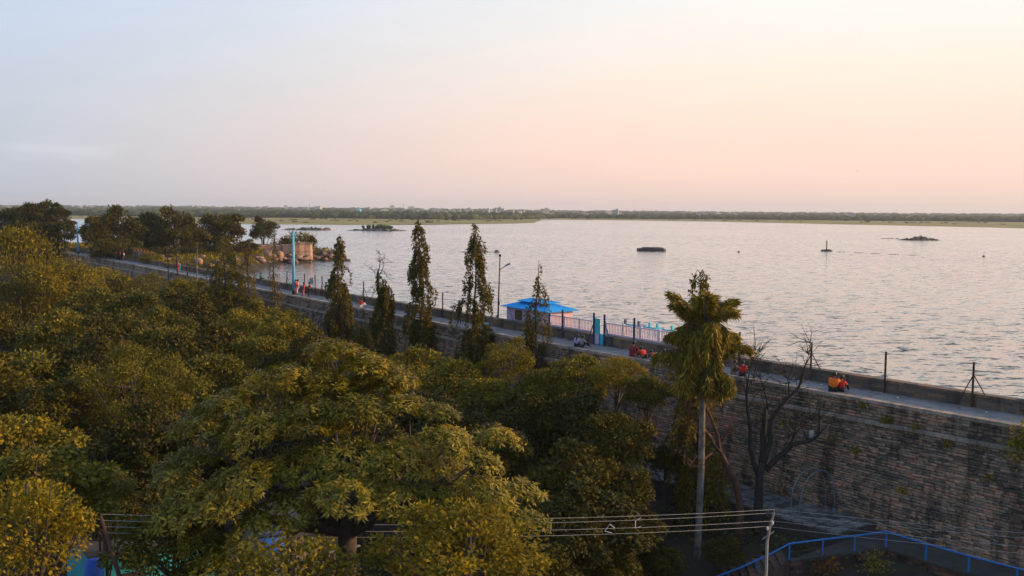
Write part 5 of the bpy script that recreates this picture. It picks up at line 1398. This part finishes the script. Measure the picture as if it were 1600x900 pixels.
def at_dam(u, t, z=0.02):
    s_ = s_at(u, t, 0.4); return dam(s_, t, z), s_
def seat(u, t, turn, pose, top, bottom, label, **kw):
    p, s_ = at_dam(u, t); person(p, LK(s_) + turn, pose, top, bottom, label, **kw)
seat(1302, 0.35, 0.25, 'sit', K_or, K_black, 'person in orange shirt seated on the walkway edge, back to the camera', scale=1.22)
seat(1313.5, 0.70, 0.1, 'sit', K_red, K_black, 'person in red with raised arm seated beside the orange shirt', scale=1.02)
seat(1145, 0.35, -0.5, 'sit', K_camo, K_camo, 'person in drab patterned clothes seated right of the palm')
seat(1160, 0.30, 0.5, 'sit', K_red, K_black, 'person in red shirt seated facing the one in drab clothes', scale=1.05)
seat(1036, 0.40, 0.2, 'sit', K_blue, K_black, 'person with blue back seated at the palm left side', scale=0.95)
seat(1023, 0.55, 1.4, 'lean', K_dred, K_black, 'dark clothed person reclining between the red and the blue sitters', scale=0.9)
seat(1006, 0.45, 1.2, 'lean', K_red, K_black, 'person in bright red bending forward on the walkway edge', scale=1.05)
seat(988, 0.40, 0.1, 'sit', K_dred, K_dred, 'person in dark red seated upright left of the bent red one', scale=1.18)
seat(901, 0.45, 0.2, 'sit', K_lilac, K_black, 'long haired person in pale lilac seated near the gate', hair_long=True)
seat(908.5, 0.40, -0.3, 'sit', K_grey, K_navy, 'person in grey top seated beside the long haired one near the gate')
seat(759, 0.45, 0.8, 'sit', K_lblue, K_navy, 'person in light blue half hidden by the forked looking mast tree')
seat(717.5, 0.9, 0.6, 'stand', K_navy, K_black, 'dark clothed man in a cap standing left of the forked looking mast tree', scale=1.02, hat=K_black)
seat(563, 0.40, 0.0, 'sit', K_red, K_white, 'person in red top and white skirt seated right of the slim mast tree')
seat(597, 1.9, 0.4, 'stand', K_navy, K_black, 'dark clothed person at the parapet beside the bare dead top', scale=0.98)
seat(484, 0.55, 2.9, 'walk', K_dred, K_black, 'walker in dark red shirt and black trousers under the signboard')
seat(475, 0.35, 2.9, 'walk', K_red, K_pinkd, 'walker in a red dress between the couple and the dark red shirt', scale=0.95, dress=True)
seat(466, 0.9, 2.7, 'walk', K_pink, K_white, 'walker in pink shirt and white trousers right of the sky blue pole')
seat(463, 1.2, 2.7, 'walk', K_red, K_red, 'walker in red half behind the sky blue pole', scale=0.95, dress=True)
p, s_ = at_dam(407, WALK_T + .25, PAR_H - 0.45); person(p, LK(s_) + 0.2, 'chair', K_green, K_navy, 'person in green shirt sitting up on the parapet')
seat(279, 0.9, 2.9, 'walk', K_pinkd, K_red, 'far walker in red on the left part of the walkway', scale=1.0, dress=True)
seat(281.5, 0.8, 2.9, 'walk', K_teal, K_teal, 'far walker in teal beside the red one', scale=0.9, dress=True)
seat(296.5, 1.6, 2.9, 'stand', K_black, K_black, 'far dark clothed person right of the walkers in red and teal')
seat(182.5, 1.2, 2.9, 'walk', K_red, K_blue, 'farthest walker in red shirt and blue trousers', scale=1.05)
seat(188, 1.3, 2.9, 'walk', K_dred, K_black, 'farthest walker in dark red in the middle of the far group', scale=1.05)
seat(194, 1.1, 2.9, 'walk', K_white, K_pinkd, 'farthest walker in white top and rose skirt', scale=1.05, dress=True)

# ================================================================== FOOT OF THE WALL, LOWER RIGHT
TZ = -6.2
def tslab(s_): return -1.15
ter = empty('terrace', dam(0, -2, TZ)); tag(ter, kind='structure')
sA, sB = s_at(1312, -4.2, TZ), 24.0
V, F = [], []
sl = np.arange(sA, sB, 1.0)
for s_ in sl:
    for t, z in ((-0.6, TZ - 0.05), (-4.35, TZ - 0.05), (-4.45, TZ - 3)): V.append(dam(s_, t, z) - ter.location)
for i in range(len(sl) - 1):
    for k in range(2): F.append((i * 3 + k, i * 3 + k + 1, i * 3 + k + 4, i * 3 + k + 3))
V += [V[0], V[1], V[2], (dam(sA, -0.6, TZ - 3) - ter.location)]; nV = len(V); F.append((nV - 4, nV - 3, nV - 2, nV - 1))
link('terrace_base', mesh('terrace_base', V, F), M_concrete, ter)
rgs = random.Random(12)
slab_me = stone_block(5, 0.02)
for me in slab_me: me.materials.append(M_slab)
s_ = sA + 0.35
while s_ < 16:
    t = -4.1
    while t < -1.3:
        if rgs.random() > 0.12:
            o = bpy.data.objects.new('paving_slab', slab_me[rgs.randrange(5)]); C.objects.link(o); o.parent = ter
            o.location = dam(s_, t, TZ - 0.02 + rgs.uniform(-.015, .02)) - ter.location; o.rotation_euler = (rgs.uniform(-.02, .02), rgs.uniform(-.02, .02), dam_ang(s_)); o.scale = (0.61, 0.53, 0.12)
        t += 0.62
    s_ += 0.70
# hoops
for k, (ul, ur, lab) in enumerate([(1248.5, 1306.5, 'grey blue tube hoop arching over the terrace, the nearer right one'), (1235, 1292.6, 'grey blue tube hoop arching over the terrace, the left one behind')]):
    s_ = s_at(ul, -4.0, TZ); a_ = dam(s_, -4.0, TZ - .05); b_ = dam(s_, -0.95, TZ - .05)
    e = empty('hoop', a_); tag(e, lab, 'hoop')
    pts = []
    for i in range(25):
        f = i / 24; an = math.pi * f
        q_ = (b_ - a_) * (0.5 - 0.5 * math.cos(an)); pts.append((q_.x, q_.y, 2.45 * (math.sin(an) ** 0.62 if 0 < f < 1 else 0)))
    MB().tube(pts, 0.026, 6).build('tube', M_hoop, e, True)
    for pt in (pts[0], pts[-1]): MB().box((pt[0], pt[1], 0.04), (0.09, 0.09, 0.05)).build('foot_plate', M_hoop, e)
# lower path, retaining wall, stairs, railing
LZ = -6.62
rp = [on_z(u, v, LZ) for u, v in ((1233, 875), (1285, 868), (1335, 862), (1384, 855), (1446, 875), (1513, 895), (1588, 915))]
d_ = (rp[-1] - rp[-2]); rp += [rp[-1] + d_ * k for k in (1, 2, 3)]
out = []
n = len(rp)
outl = [p.copy() for p in rp]
wallb = [dam(s_, -0.6, LZ) for s_ in (sA + .05, s_at(1384, -1, LZ), s_at(1500, -1, LZ), s_at(1588, -1, LZ), -36, -40)]
poly = outl + wallb[::-1]
lpath = mesh('lower_path', poly, [tuple(range(len(poly)))])
tag(link('lower_path', lpath, M_concrete), kind='structure')
e = empty('retaining_wall', rp[3]); tag(e, 'dark brick retaining wall under the blue railing', 'wall')
mb = MB(); mbk = []
for a_, b_ in zip(rp[:-1], rp[1:]):
    A, B = a_ - e.location, b_ - e.location
    mb.add([A + Vector((0, 0, -3.5)), B + Vector((0, 0, -3.5)), B + Vector((0, 0, -0.02)), A + Vector((0, 0, -0.02))], [(0, 1, 2, 3)])
mb.build('wall_core', M_mortar, e)
brk = stone_block(4, 0.03)
for me in brk: me.materials.append(M_brick)
cap = MB()
for a_, b_ in zip(rp[:-1], rp[1:]):
    L = (b_ - a_).length; dr = (b_ - a_).normalized(); ang = math.atan2(dr.y, dr.x); nm = Vector((dr.y, -dr.x, 0))
    if nm.y > 0: nm = -nm
    c = (a_ + b_) / 2 - e.location
    MB().box((c.x + nm.x * .02, c.y + nm.y * .02, -0.03), (L / 2 + 0.02, 0.16, 0.06), ang, 0.01).build('kerb', M_concrete, e)
    for row in range(9):
        x = (row % 2) * 0.17
        while x < L - 0.1:
            pc = a_ + dr * (x + 0.16) + nm * 0.03 - e.location; zc = -0.20 - row * 0.2
            u_, v_, k_ = proj(pc + e.location + Vector((0, 0, zc)))
            if u_ < 1610 and v_ < 910:
                o = bpy.data.objects.new('brick', brk[rgs.randrange(4)]); C.objects.link(o); o.parent = e
                o.location = (pc.x, pc.y, zc); o.rotation_euler = (0, 0, ang); o.scale = (0.33, 0.12 + rgs.uniform(0, .03), 0.18)
            x += 0.35
rail_end = on_y(1122, 900, 45.2); RH = 0.80
e = empty('blue_railing', rp[0]); tag(e, 'bright blue pipe railing bending along the lower path and down the steps', 'railing')
for p in rp[:9]:
    q_ = p - e.location; MB().box((q_.x, q_.y, RH / 2), (0.035, 0.035, RH / 2)).build('post', M_railblue, e)
tops = [p - e.location + Vector((0, 0, RH)) for p in rp]
low = rail_end - e.location
extra = [low + (tops[0] - low) * f + Vector((0, 0, -0.10 * math.sin(math.pi * f))) for f in (0.0, 0.35, 0.7)]
MB().tube([low + (low - tops[0]) * 0.3] + extra + tops, 0.045, 6).build('handrail', M_railblue, e, True)
for f in (0.15, 0.55):
    q_ = low + (tops[0] - low) * f; MB().tube([q_, q_ + Vector((0, 0, -0.95))], 0.032, 5).build('post', M_railblue, e)
MB().tube([low + Vector((0.3, -0.2, -0.45)), tops[0] + Vector((0, 0, -0.42)), tops[1] + Vector((0, 0, -0.4)), tops[2] + Vector((0, 0, -0.4))], 0.012, 4).build('wire', M_redbark, e)
e = empty('stair', rp[0]); tag(e, 'worn brick steps climbing to the lower path beside the power pole', 'stairs')
dn = Vector((low.x, low.y, 0)); dl = dn.length; dn.normalize(); ang = math.atan2(dn.y, dn.x); nm = Vector((-dn.y, dn.x, 0))
if nm.y < 0: nm = -nm
for k in range(11):
    c = dn * (0.22 + k * 0.36) + nm * 0.75; zt_ = -0.15 - 0.145 * k
    MB().box((c.x, c.y, zt_ - 0.7), (0.19, 0.95, 0.7), ang, 0.012, rgs).build('step', M_brick, e)

# power pole and lines
def bez(a, b_, sag, n=16): return [a + (b_ - a) * (i / n) - Vector((0, 0, 4 * sag * (i / n) * (1 - i / n))) for i in range(n + 1)]
YP = 38.0
pt_ = on_y(1203, 803, YP); gz = float(ground_z(pt_.x, pt_.y))
e = empty('power_pole', (pt_.x - 0.1, pt_.y, gz)); tag(e, 'pale power pole with insulators at the lower right', 'pole')
Hh = pt_.z - gz
MB().tube([(0, 0, 0), (0.02, 0, Hh - 1.1)], [0.07, 0.06], 8).build('shaft', M_polec, e, True)
MB().tube([(0.02, 0, Hh - 1.15), (0.12, .05, Hh - .6), (0.32, 0.1, Hh + 0.12)], [0.06, 0.055, 0.04], 6).build('bracket', M_polec, e)
MB().tube([(-0.18, 0, Hh - 1.05), (0.32, 0.1, Hh - 0.75)], 0.03, 5).build('bracket', M_polec, e)
att = []
for k, (x, z_) in enumerate([(0.34, Hh + 0.16), (0.02, Hh + 0.0), (0.22, Hh - 0.32), (0.02, Hh - 0.55)]):
    MB().tube([(x, 0, z_ - 0.14), (x, 0, z_ - .06), (x, 0, z_), (x, 0, z_ + .04)], [0.02, 0.05, 0.04, 0.02], 7).build('insulator', M_white if k > 1 else M_iron, e)
    att.append(Vector((e.location.x + x, e.location.y, gz + z_ + 0.03)))
lp = on_y(157, 806, 27.6)
for k, a_ in enumerate(att):
    b_ = Vector((lp.x, lp.y + 0.1 * k, lp.z + 0.05 - 0.22 * k)); c_ = Vector((27.5, 34.2, a_.z - 0.18 - 0.05 * k))
    pts = bez(b_, a_, 0.28)[:-1] + bez(a_, c_, 0.12)
    o = MB().tube(pts, 0.0055, 4).build('power_line', M_wire, None); tag(o, ['topmost', 'second from top', 'third from top', 'lowest'][k] + ' power line strung across the lower right', 'wire', 'power lines')
for u, v, lab, pts in [(993, 815, 'white bracket shaped spacer hooked on the lines', [(0.22, 0, 0.16), (0, 0, 0.03), (0, 0, -0.27), (0.22, 0, -0.2)]), (952, 825, 'white tent shaped spacer hooked on the lines', [(0.22, 0, 0.0), (0.02, 0, 0.16), (-0.18, 0, -0.13), (0.1, 0, -0.2)])]:
    p = on_y(u, v, 37.6); tag(MB().tube(pts, 0.014, 4).build('line_spacer', M_white, None, loc=p), lab, 'spacer')

# ================================================================== LOWER LEFT, glimpsed through the trees
a_ = on_y(142, 872, 33.5); b_ = on_y(335, 858, 36.0)
d_ = b_ - a_; L = math.hypot(d_.x, d_.y); g0 = float(ground_z(a_.x, a_.y))
e = empty('turquoise_building', (a_.x, a_.y, g0), math.atan2(d_.y, d_.x)); tag(e, 'turquoise walled building glimpsed at the bottom left behind leaves', 'building')
Ht = a_.z - g0
MB().box((L / 2, 2.5, Ht / 2), (L / 2, 2.5, Ht / 2)).build('wall', simple('weathered_turquoise', (0.02, 0.27, 0.34), 0.7, 0.3, 1.5, 0.1), e)
MB().box((L / 2, 2.5, Ht + .03), (L / 2 + 0.1, 2.6, 0.05)).build('roof_slab', M_concrete, e)
MB().box((1.4, -0.02, Ht - 1.3), (0.45, 0.05, 0.5)).build('window', M_dark, e)
MB().box((3.6, -0.02, Ht - 1.3), (0.45, 0.05, 0.5)).build('window', M_dark, e)
p = on_y(147, 888, 32.6); mb = MB().tube([(0, 0, -0.8), (0, 0, -0.75), (0, 0, 0.2), (0, 0, 0.32)], [0.30, 0.32, 0.32, 0.2], 12)
tag(mb.build('water_drum', M_tarp, None, True, loc=p), 'deep blue drum at the left end of the turquoise building', 'drum')
tb_ = on_y(188, 905, 27.5); tt_ = on_y(157, 806, 27.5)
o = MB().tube([tb_ + (tb_ - tt_) * 2.2 - tb_, Vector((0, 0, 0)), tt_ - tb_], [0.075, 0.065, 0.05], 8).build('leaning_pole', M_redbark, None, True, loc=tb_); tag(o, 'leaning rust red pole carrying the lines at the lower left', 'pole')
for u, lab in ((156, 'thin brown stake left of the leaning red pole'), (162, 'thin brown stake right beside the leaning red pole')):
    p0 = on_y(u, 870, 34.0); p1 = on_y(u, 833, 34.0); gz_ = float(ground_z(p0.x, p0.y)); tag(MB().tube([(0, 0, 0), (0.02, 0, p1.z - gz_)], [0.05, 0.04], 6).build('stake', M_redbark, None, loc=(p0.x, p0.y, gz_)), lab, 'stake')
a_ = on_y(386, 866, 31); V, F = [], []
for i in range(9):
    for j in range(7):
        f, g_ = i / 8, j / 6; V.append((f * 1.15, g_ * 1.6, 0.42 * math.sin(math.pi * min(1, f * 1.1)) * (0.7 + .3 * g_) + 0.05 * math.sin(7 * f + 5 * g_)))
for i in range(8):
    for j in range(6): F.append((i * 7 + j, (i + 1) * 7 + j, (i + 1) * 7 + j + 1, i * 7 + j + 1))
e = empty('tarpaulin_shelter', (a_.x, a_.y, float(ground_z(a_.x, a_.y)))); tag(e, 'blue tarpaulin shelter glimpsed left of the big tree trunk', 'shelter')
o = link('tarpaulin', mesh('tarpaulin', V, F, True), M_tarp, e, (0, 0, a_.z - e.location.z)); md = o.modifiers.new('th', 'SOLIDIFY'); md.thickness = 0.02
for x, y in ((0.05, .1), (1.1, .1), (.05, 1.5), (1.1, 1.5)): MB().tube([(x, y, 0), (x, y, a_.z - e.location.z)], 0.03, 5).build('stick', M_redbark, e)
a_ = on_y(425, 838, 39); b_ = on_y(540, 832, 41); d_ = b_ - a_; L = math.hypot(d_.x, d_.y); g0 = float(ground_z(a_.x, a_.y))
e = empty('pale_house', (a_.x, a_.y, g0), math.atan2(d_.y, d_.x)); tag(e, 'pale grey pink house glimpsed behind the big tree trunk', 'house'); Ht = a_.z - g0
MB().box((L / 2, 2, Ht / 2), (L / 2, 2, Ht / 2)).build('wall', simple('pale_plaster', (0.20, 0.16, 0.15), 0.9, 0.2, 1.5, 0.2), e)
MB().box((L / 2, 1.7, Ht + .06), (L / 2 + .3, 2.4, 0.07)).build('roof_slab', M_concrete, e)
for k in range(14): MB().box((0.15 + k * 0.25, -0.9, Ht - 1.35), (0.022, 0.022, 0.45)).build('baluster', M_polec, e)
MB().box((1.8, -0.9, Ht - 0.87), (1.8, 0.05, 0.03)).build('handrail', M_polec, e)
MB().box((1.8, -0.5, Ht - 1.87), (1.85, 0.5, 0.06)).build('balcony', M_concrete, e)
MB().box((2.6, -0.02, Ht - 1.0), (0.4, 0.04, 0.75)).build('door', M_dark, e)

# plants on and by the wall
def tuft(name, label, p, r, n, mat, seed, leaf=(0.10, 0.22), cat='plant'):
    rng = np.random.default_rng(seed); P = rng.normal(size=(n, 3)) * np.array(r) * 0.45; D = P / np.array(r) + rng.normal(size=(n, 3)) * .5; D[:, 2] -= .1
    Lf = rng.uniform(*leaf, n); V, F, rr_ = leaves(P, D, rng.normal(size=P.shape) + np.array([0, 0, .8]), Lf, Lf * .5, np.clip(rng.normal(.5, .2, n), 0, 1))
    e = empty(name, p); tag(e, label, cat); link('foliage', np_mesh('foliage', V, F, rr_), mat, e)
    mb = MB()
    for k in range(5): mb.tube([(0, 0, -r[2]), tuple(P[k] * .8)], [0.02, 0.006], 4, False)
    mb.build('stem', M_bark, e)
def onwall(u, v):
    lo = on_y(u, v, 40); best = None
    for s_ in np.arange(-36, 30, 0.05):
        for z in (on_y(u, v, dam(s_, 0, 0).y).z,):
            t = wall_t(min(z, -0.2)); pu = proj(dam(s_, t - 0.15, z))
            d = abs(pu[0] - u) + abs(pu[1] - v)
            if best is None or d < best[0]: best = (d, dam(s_, t - 0.15, z))
    return best[1]
for i, (u, v, w, kd, lab) in enumerate(FBUSH):
    p = on_y(u, v, 227); rb = 0.5 * w / FPX * 227; hb = max(p.z - ztop, 1.2)
    tuft('bush', lab, (p.x, p.y, ztop + hb * 0.38), (rb * 1.1, rb, hb * 0.75), 700, M_leaf if kd == 'olive' else M_leaf_rust if kd == 'gold' else M_leaf_dark, 70 + i, (0.3, 0.6), 'bush')
tuft('wall_plant', 'yellowish plant rooted above the ledge below the single post', onwall(1388, 656), (0.40, 0.25, 0.32), 170, M_leaf_gold, 1)
tuft('wall_plant', 'small green plant on the ledge right of the yellowish one', onwall(1432, 668), (0.3, 0.2, 0.18), 80, M_leaf, 2)
tuft('wall_plant', 'small plant right below the ledge in the wall face', onwall(1300, 684), (0.3, 0.2, 0.2), 60, M_leaf, 3)
tuft('shrub', 'green shrub hanging on the wall at the right edge', onwall(1600, 692), (0.8, 0.5, 0.95), 900, M_leaf, 4, cat='shrub')
tuft('shrub', 'thin green shrub before the retaining wall', on_y(1368, 880, 44.5), (0.8, 0.5, 0.7), 260, M_leaf, 5, cat='shrub')
tuft('flower_bush', 'small red flowering bush under the blue railing', on_y(1292, 883, 44.8), (0.6, 0.4, 0.35), 160, M_leaf_rust, 6, cat='bush')
for k, (u, v, lab) in enumerate([(1480, 690, 'small weed under the ledge left of the right edge shrub'), (1338, 700, 'small weed in the wall face above the hoops'), (1225, 660, 'small weed on the ledge behind the dead tree'), (1545, 740, 'small weed low in the wall near the right edge'), (1410, 760, 'small weed in the middle of the wall face'), (1350, 632, 'small weed under the coping near the orange shirt')]):
    tuft('wall_plant', lab, onwall(u, v), (0.28, 0.18, 0.2), 60, M_leaf if k % 2 else M_leaf_gold, 20 + k)
p = on_y(1268, 678, 49.2); o = MB().box((0, 0, 0), (0.13, 0.02, 0.19), 0.3, 0.03, random.Random(2)).build('rag', M_hoop, None, loc=p); tag(o, 'pale blue grey rag caught on the right limb of the black dead tree', 'rag')

# birds
def bird(u, v, y, span, label, roll=0.0, yaw=0.3):
    p = on_y(u, v, y); e = empty('bird', p, yaw); e.rotation_euler = (0, roll, yaw); tag(e, label, 'bird')
    MB().tube([(0, -.28 * span, 0), (0, -.12 * span, 0), (0, .1 * span, .0), (0, .2 * span, -.01)], [.01 * span, .05 * span, .05 * span, .015 * span], 6).build('body', M_bird, e)
    for sx in (-1, 1):
        MB().add([(0, .08 * span, .02 * span), (sx * .28 * span, .10 * span, .09 * span), (sx * .5 * span, -.02 * span, .03 * span), (sx * .26 * span, -.06 * span, .08 * span), (0, -.08 * span, .02 * span), (sx * .27 * span, .02 * span, .065 * span)], [(0, 1, 3, 4), (1, 2, 3), (0, 4, 5), (1, 5, 2), (3, 2, 5)]).build('wing', M_bird, e)
bird(509, 299, 150, 0.8, 'dark bird gliding above the fort and skyline', 0.2)
bird(1339, 267, 180, 0.6, 'dark bird high over the lake at the right', -0.1, 0.8)
bird(323, 219, 260, 0.5, 'tiny bird speck in the left sky'); bird(681, 106, 300, 0.6, 'tiny bird speck high in the middle sky', 0.5)

# dry grass and scrub on the peninsula
rng = np.random.default_rng(18)
Ps = []; n = 0
while n < 16000:
    k = 4000; s_ = rng.uniform(99, 215, k); t_ = rng.uniform(3.2, 60, k)
    x = _c[0] + DD[0] * s_ + NN[0] * t_; y = _c[1] + DD[1] * s_ + NN[1] * t_
    z = ground_z(x, y); ok = (z > WATER + 0.7) & (np.sin(x * .4) + np.sin(y * .33 + 1) + rng.normal(0, .6, k) > -0.6)
    Ps.append(np.stack([x[ok], y[ok], z[ok] + rng.uniform(0, .35, ok.sum())], -1)); n += ok.sum()
P = np.concatenate(Ps); n = len(P); D = rng.normal(size=P.shape) * .5; D[:, 2] += 0.8
Lf = rng.uniform(0.3, 0.8, n); V, F, r = leaves(P, D, rng.normal(size=P.shape), Lf, Lf * .4, np.clip(rng.normal(.42, .25, n), 0, 1))
tag(link('dry_grass', np_mesh('dry_grass', V, F, r), M_leaf_gold), 'dry yellow grass and scrub on the rocky peninsula by the fort', 'grass', kind='stuff')

# the evening haze
m = bpy.data.materials.new('haze'); m.use_nodes = True; nt = m.node_tree; nt.nodes.clear()
vo = N(nt, 'ShaderNodeVolumePrincipled'); vo.inputs['Color'].default_value = (0.93, 0.95, 1.0, 1); vo.inputs['Density'].default_value = 0.00012; vo.inputs['Anisotropy'].default_value = 0.2
mo_ = N(nt, 'ShaderNodeOutputMaterial'); nt.links.new(vo.outputs[0], mo_.inputs['Volume'])
o = MB().box((0, 2000, 27.5), (7100, 5200, 40.5)).build('haze', m); tag(o, 'thin evening haze over the lake', 'haze', kind='stuff')
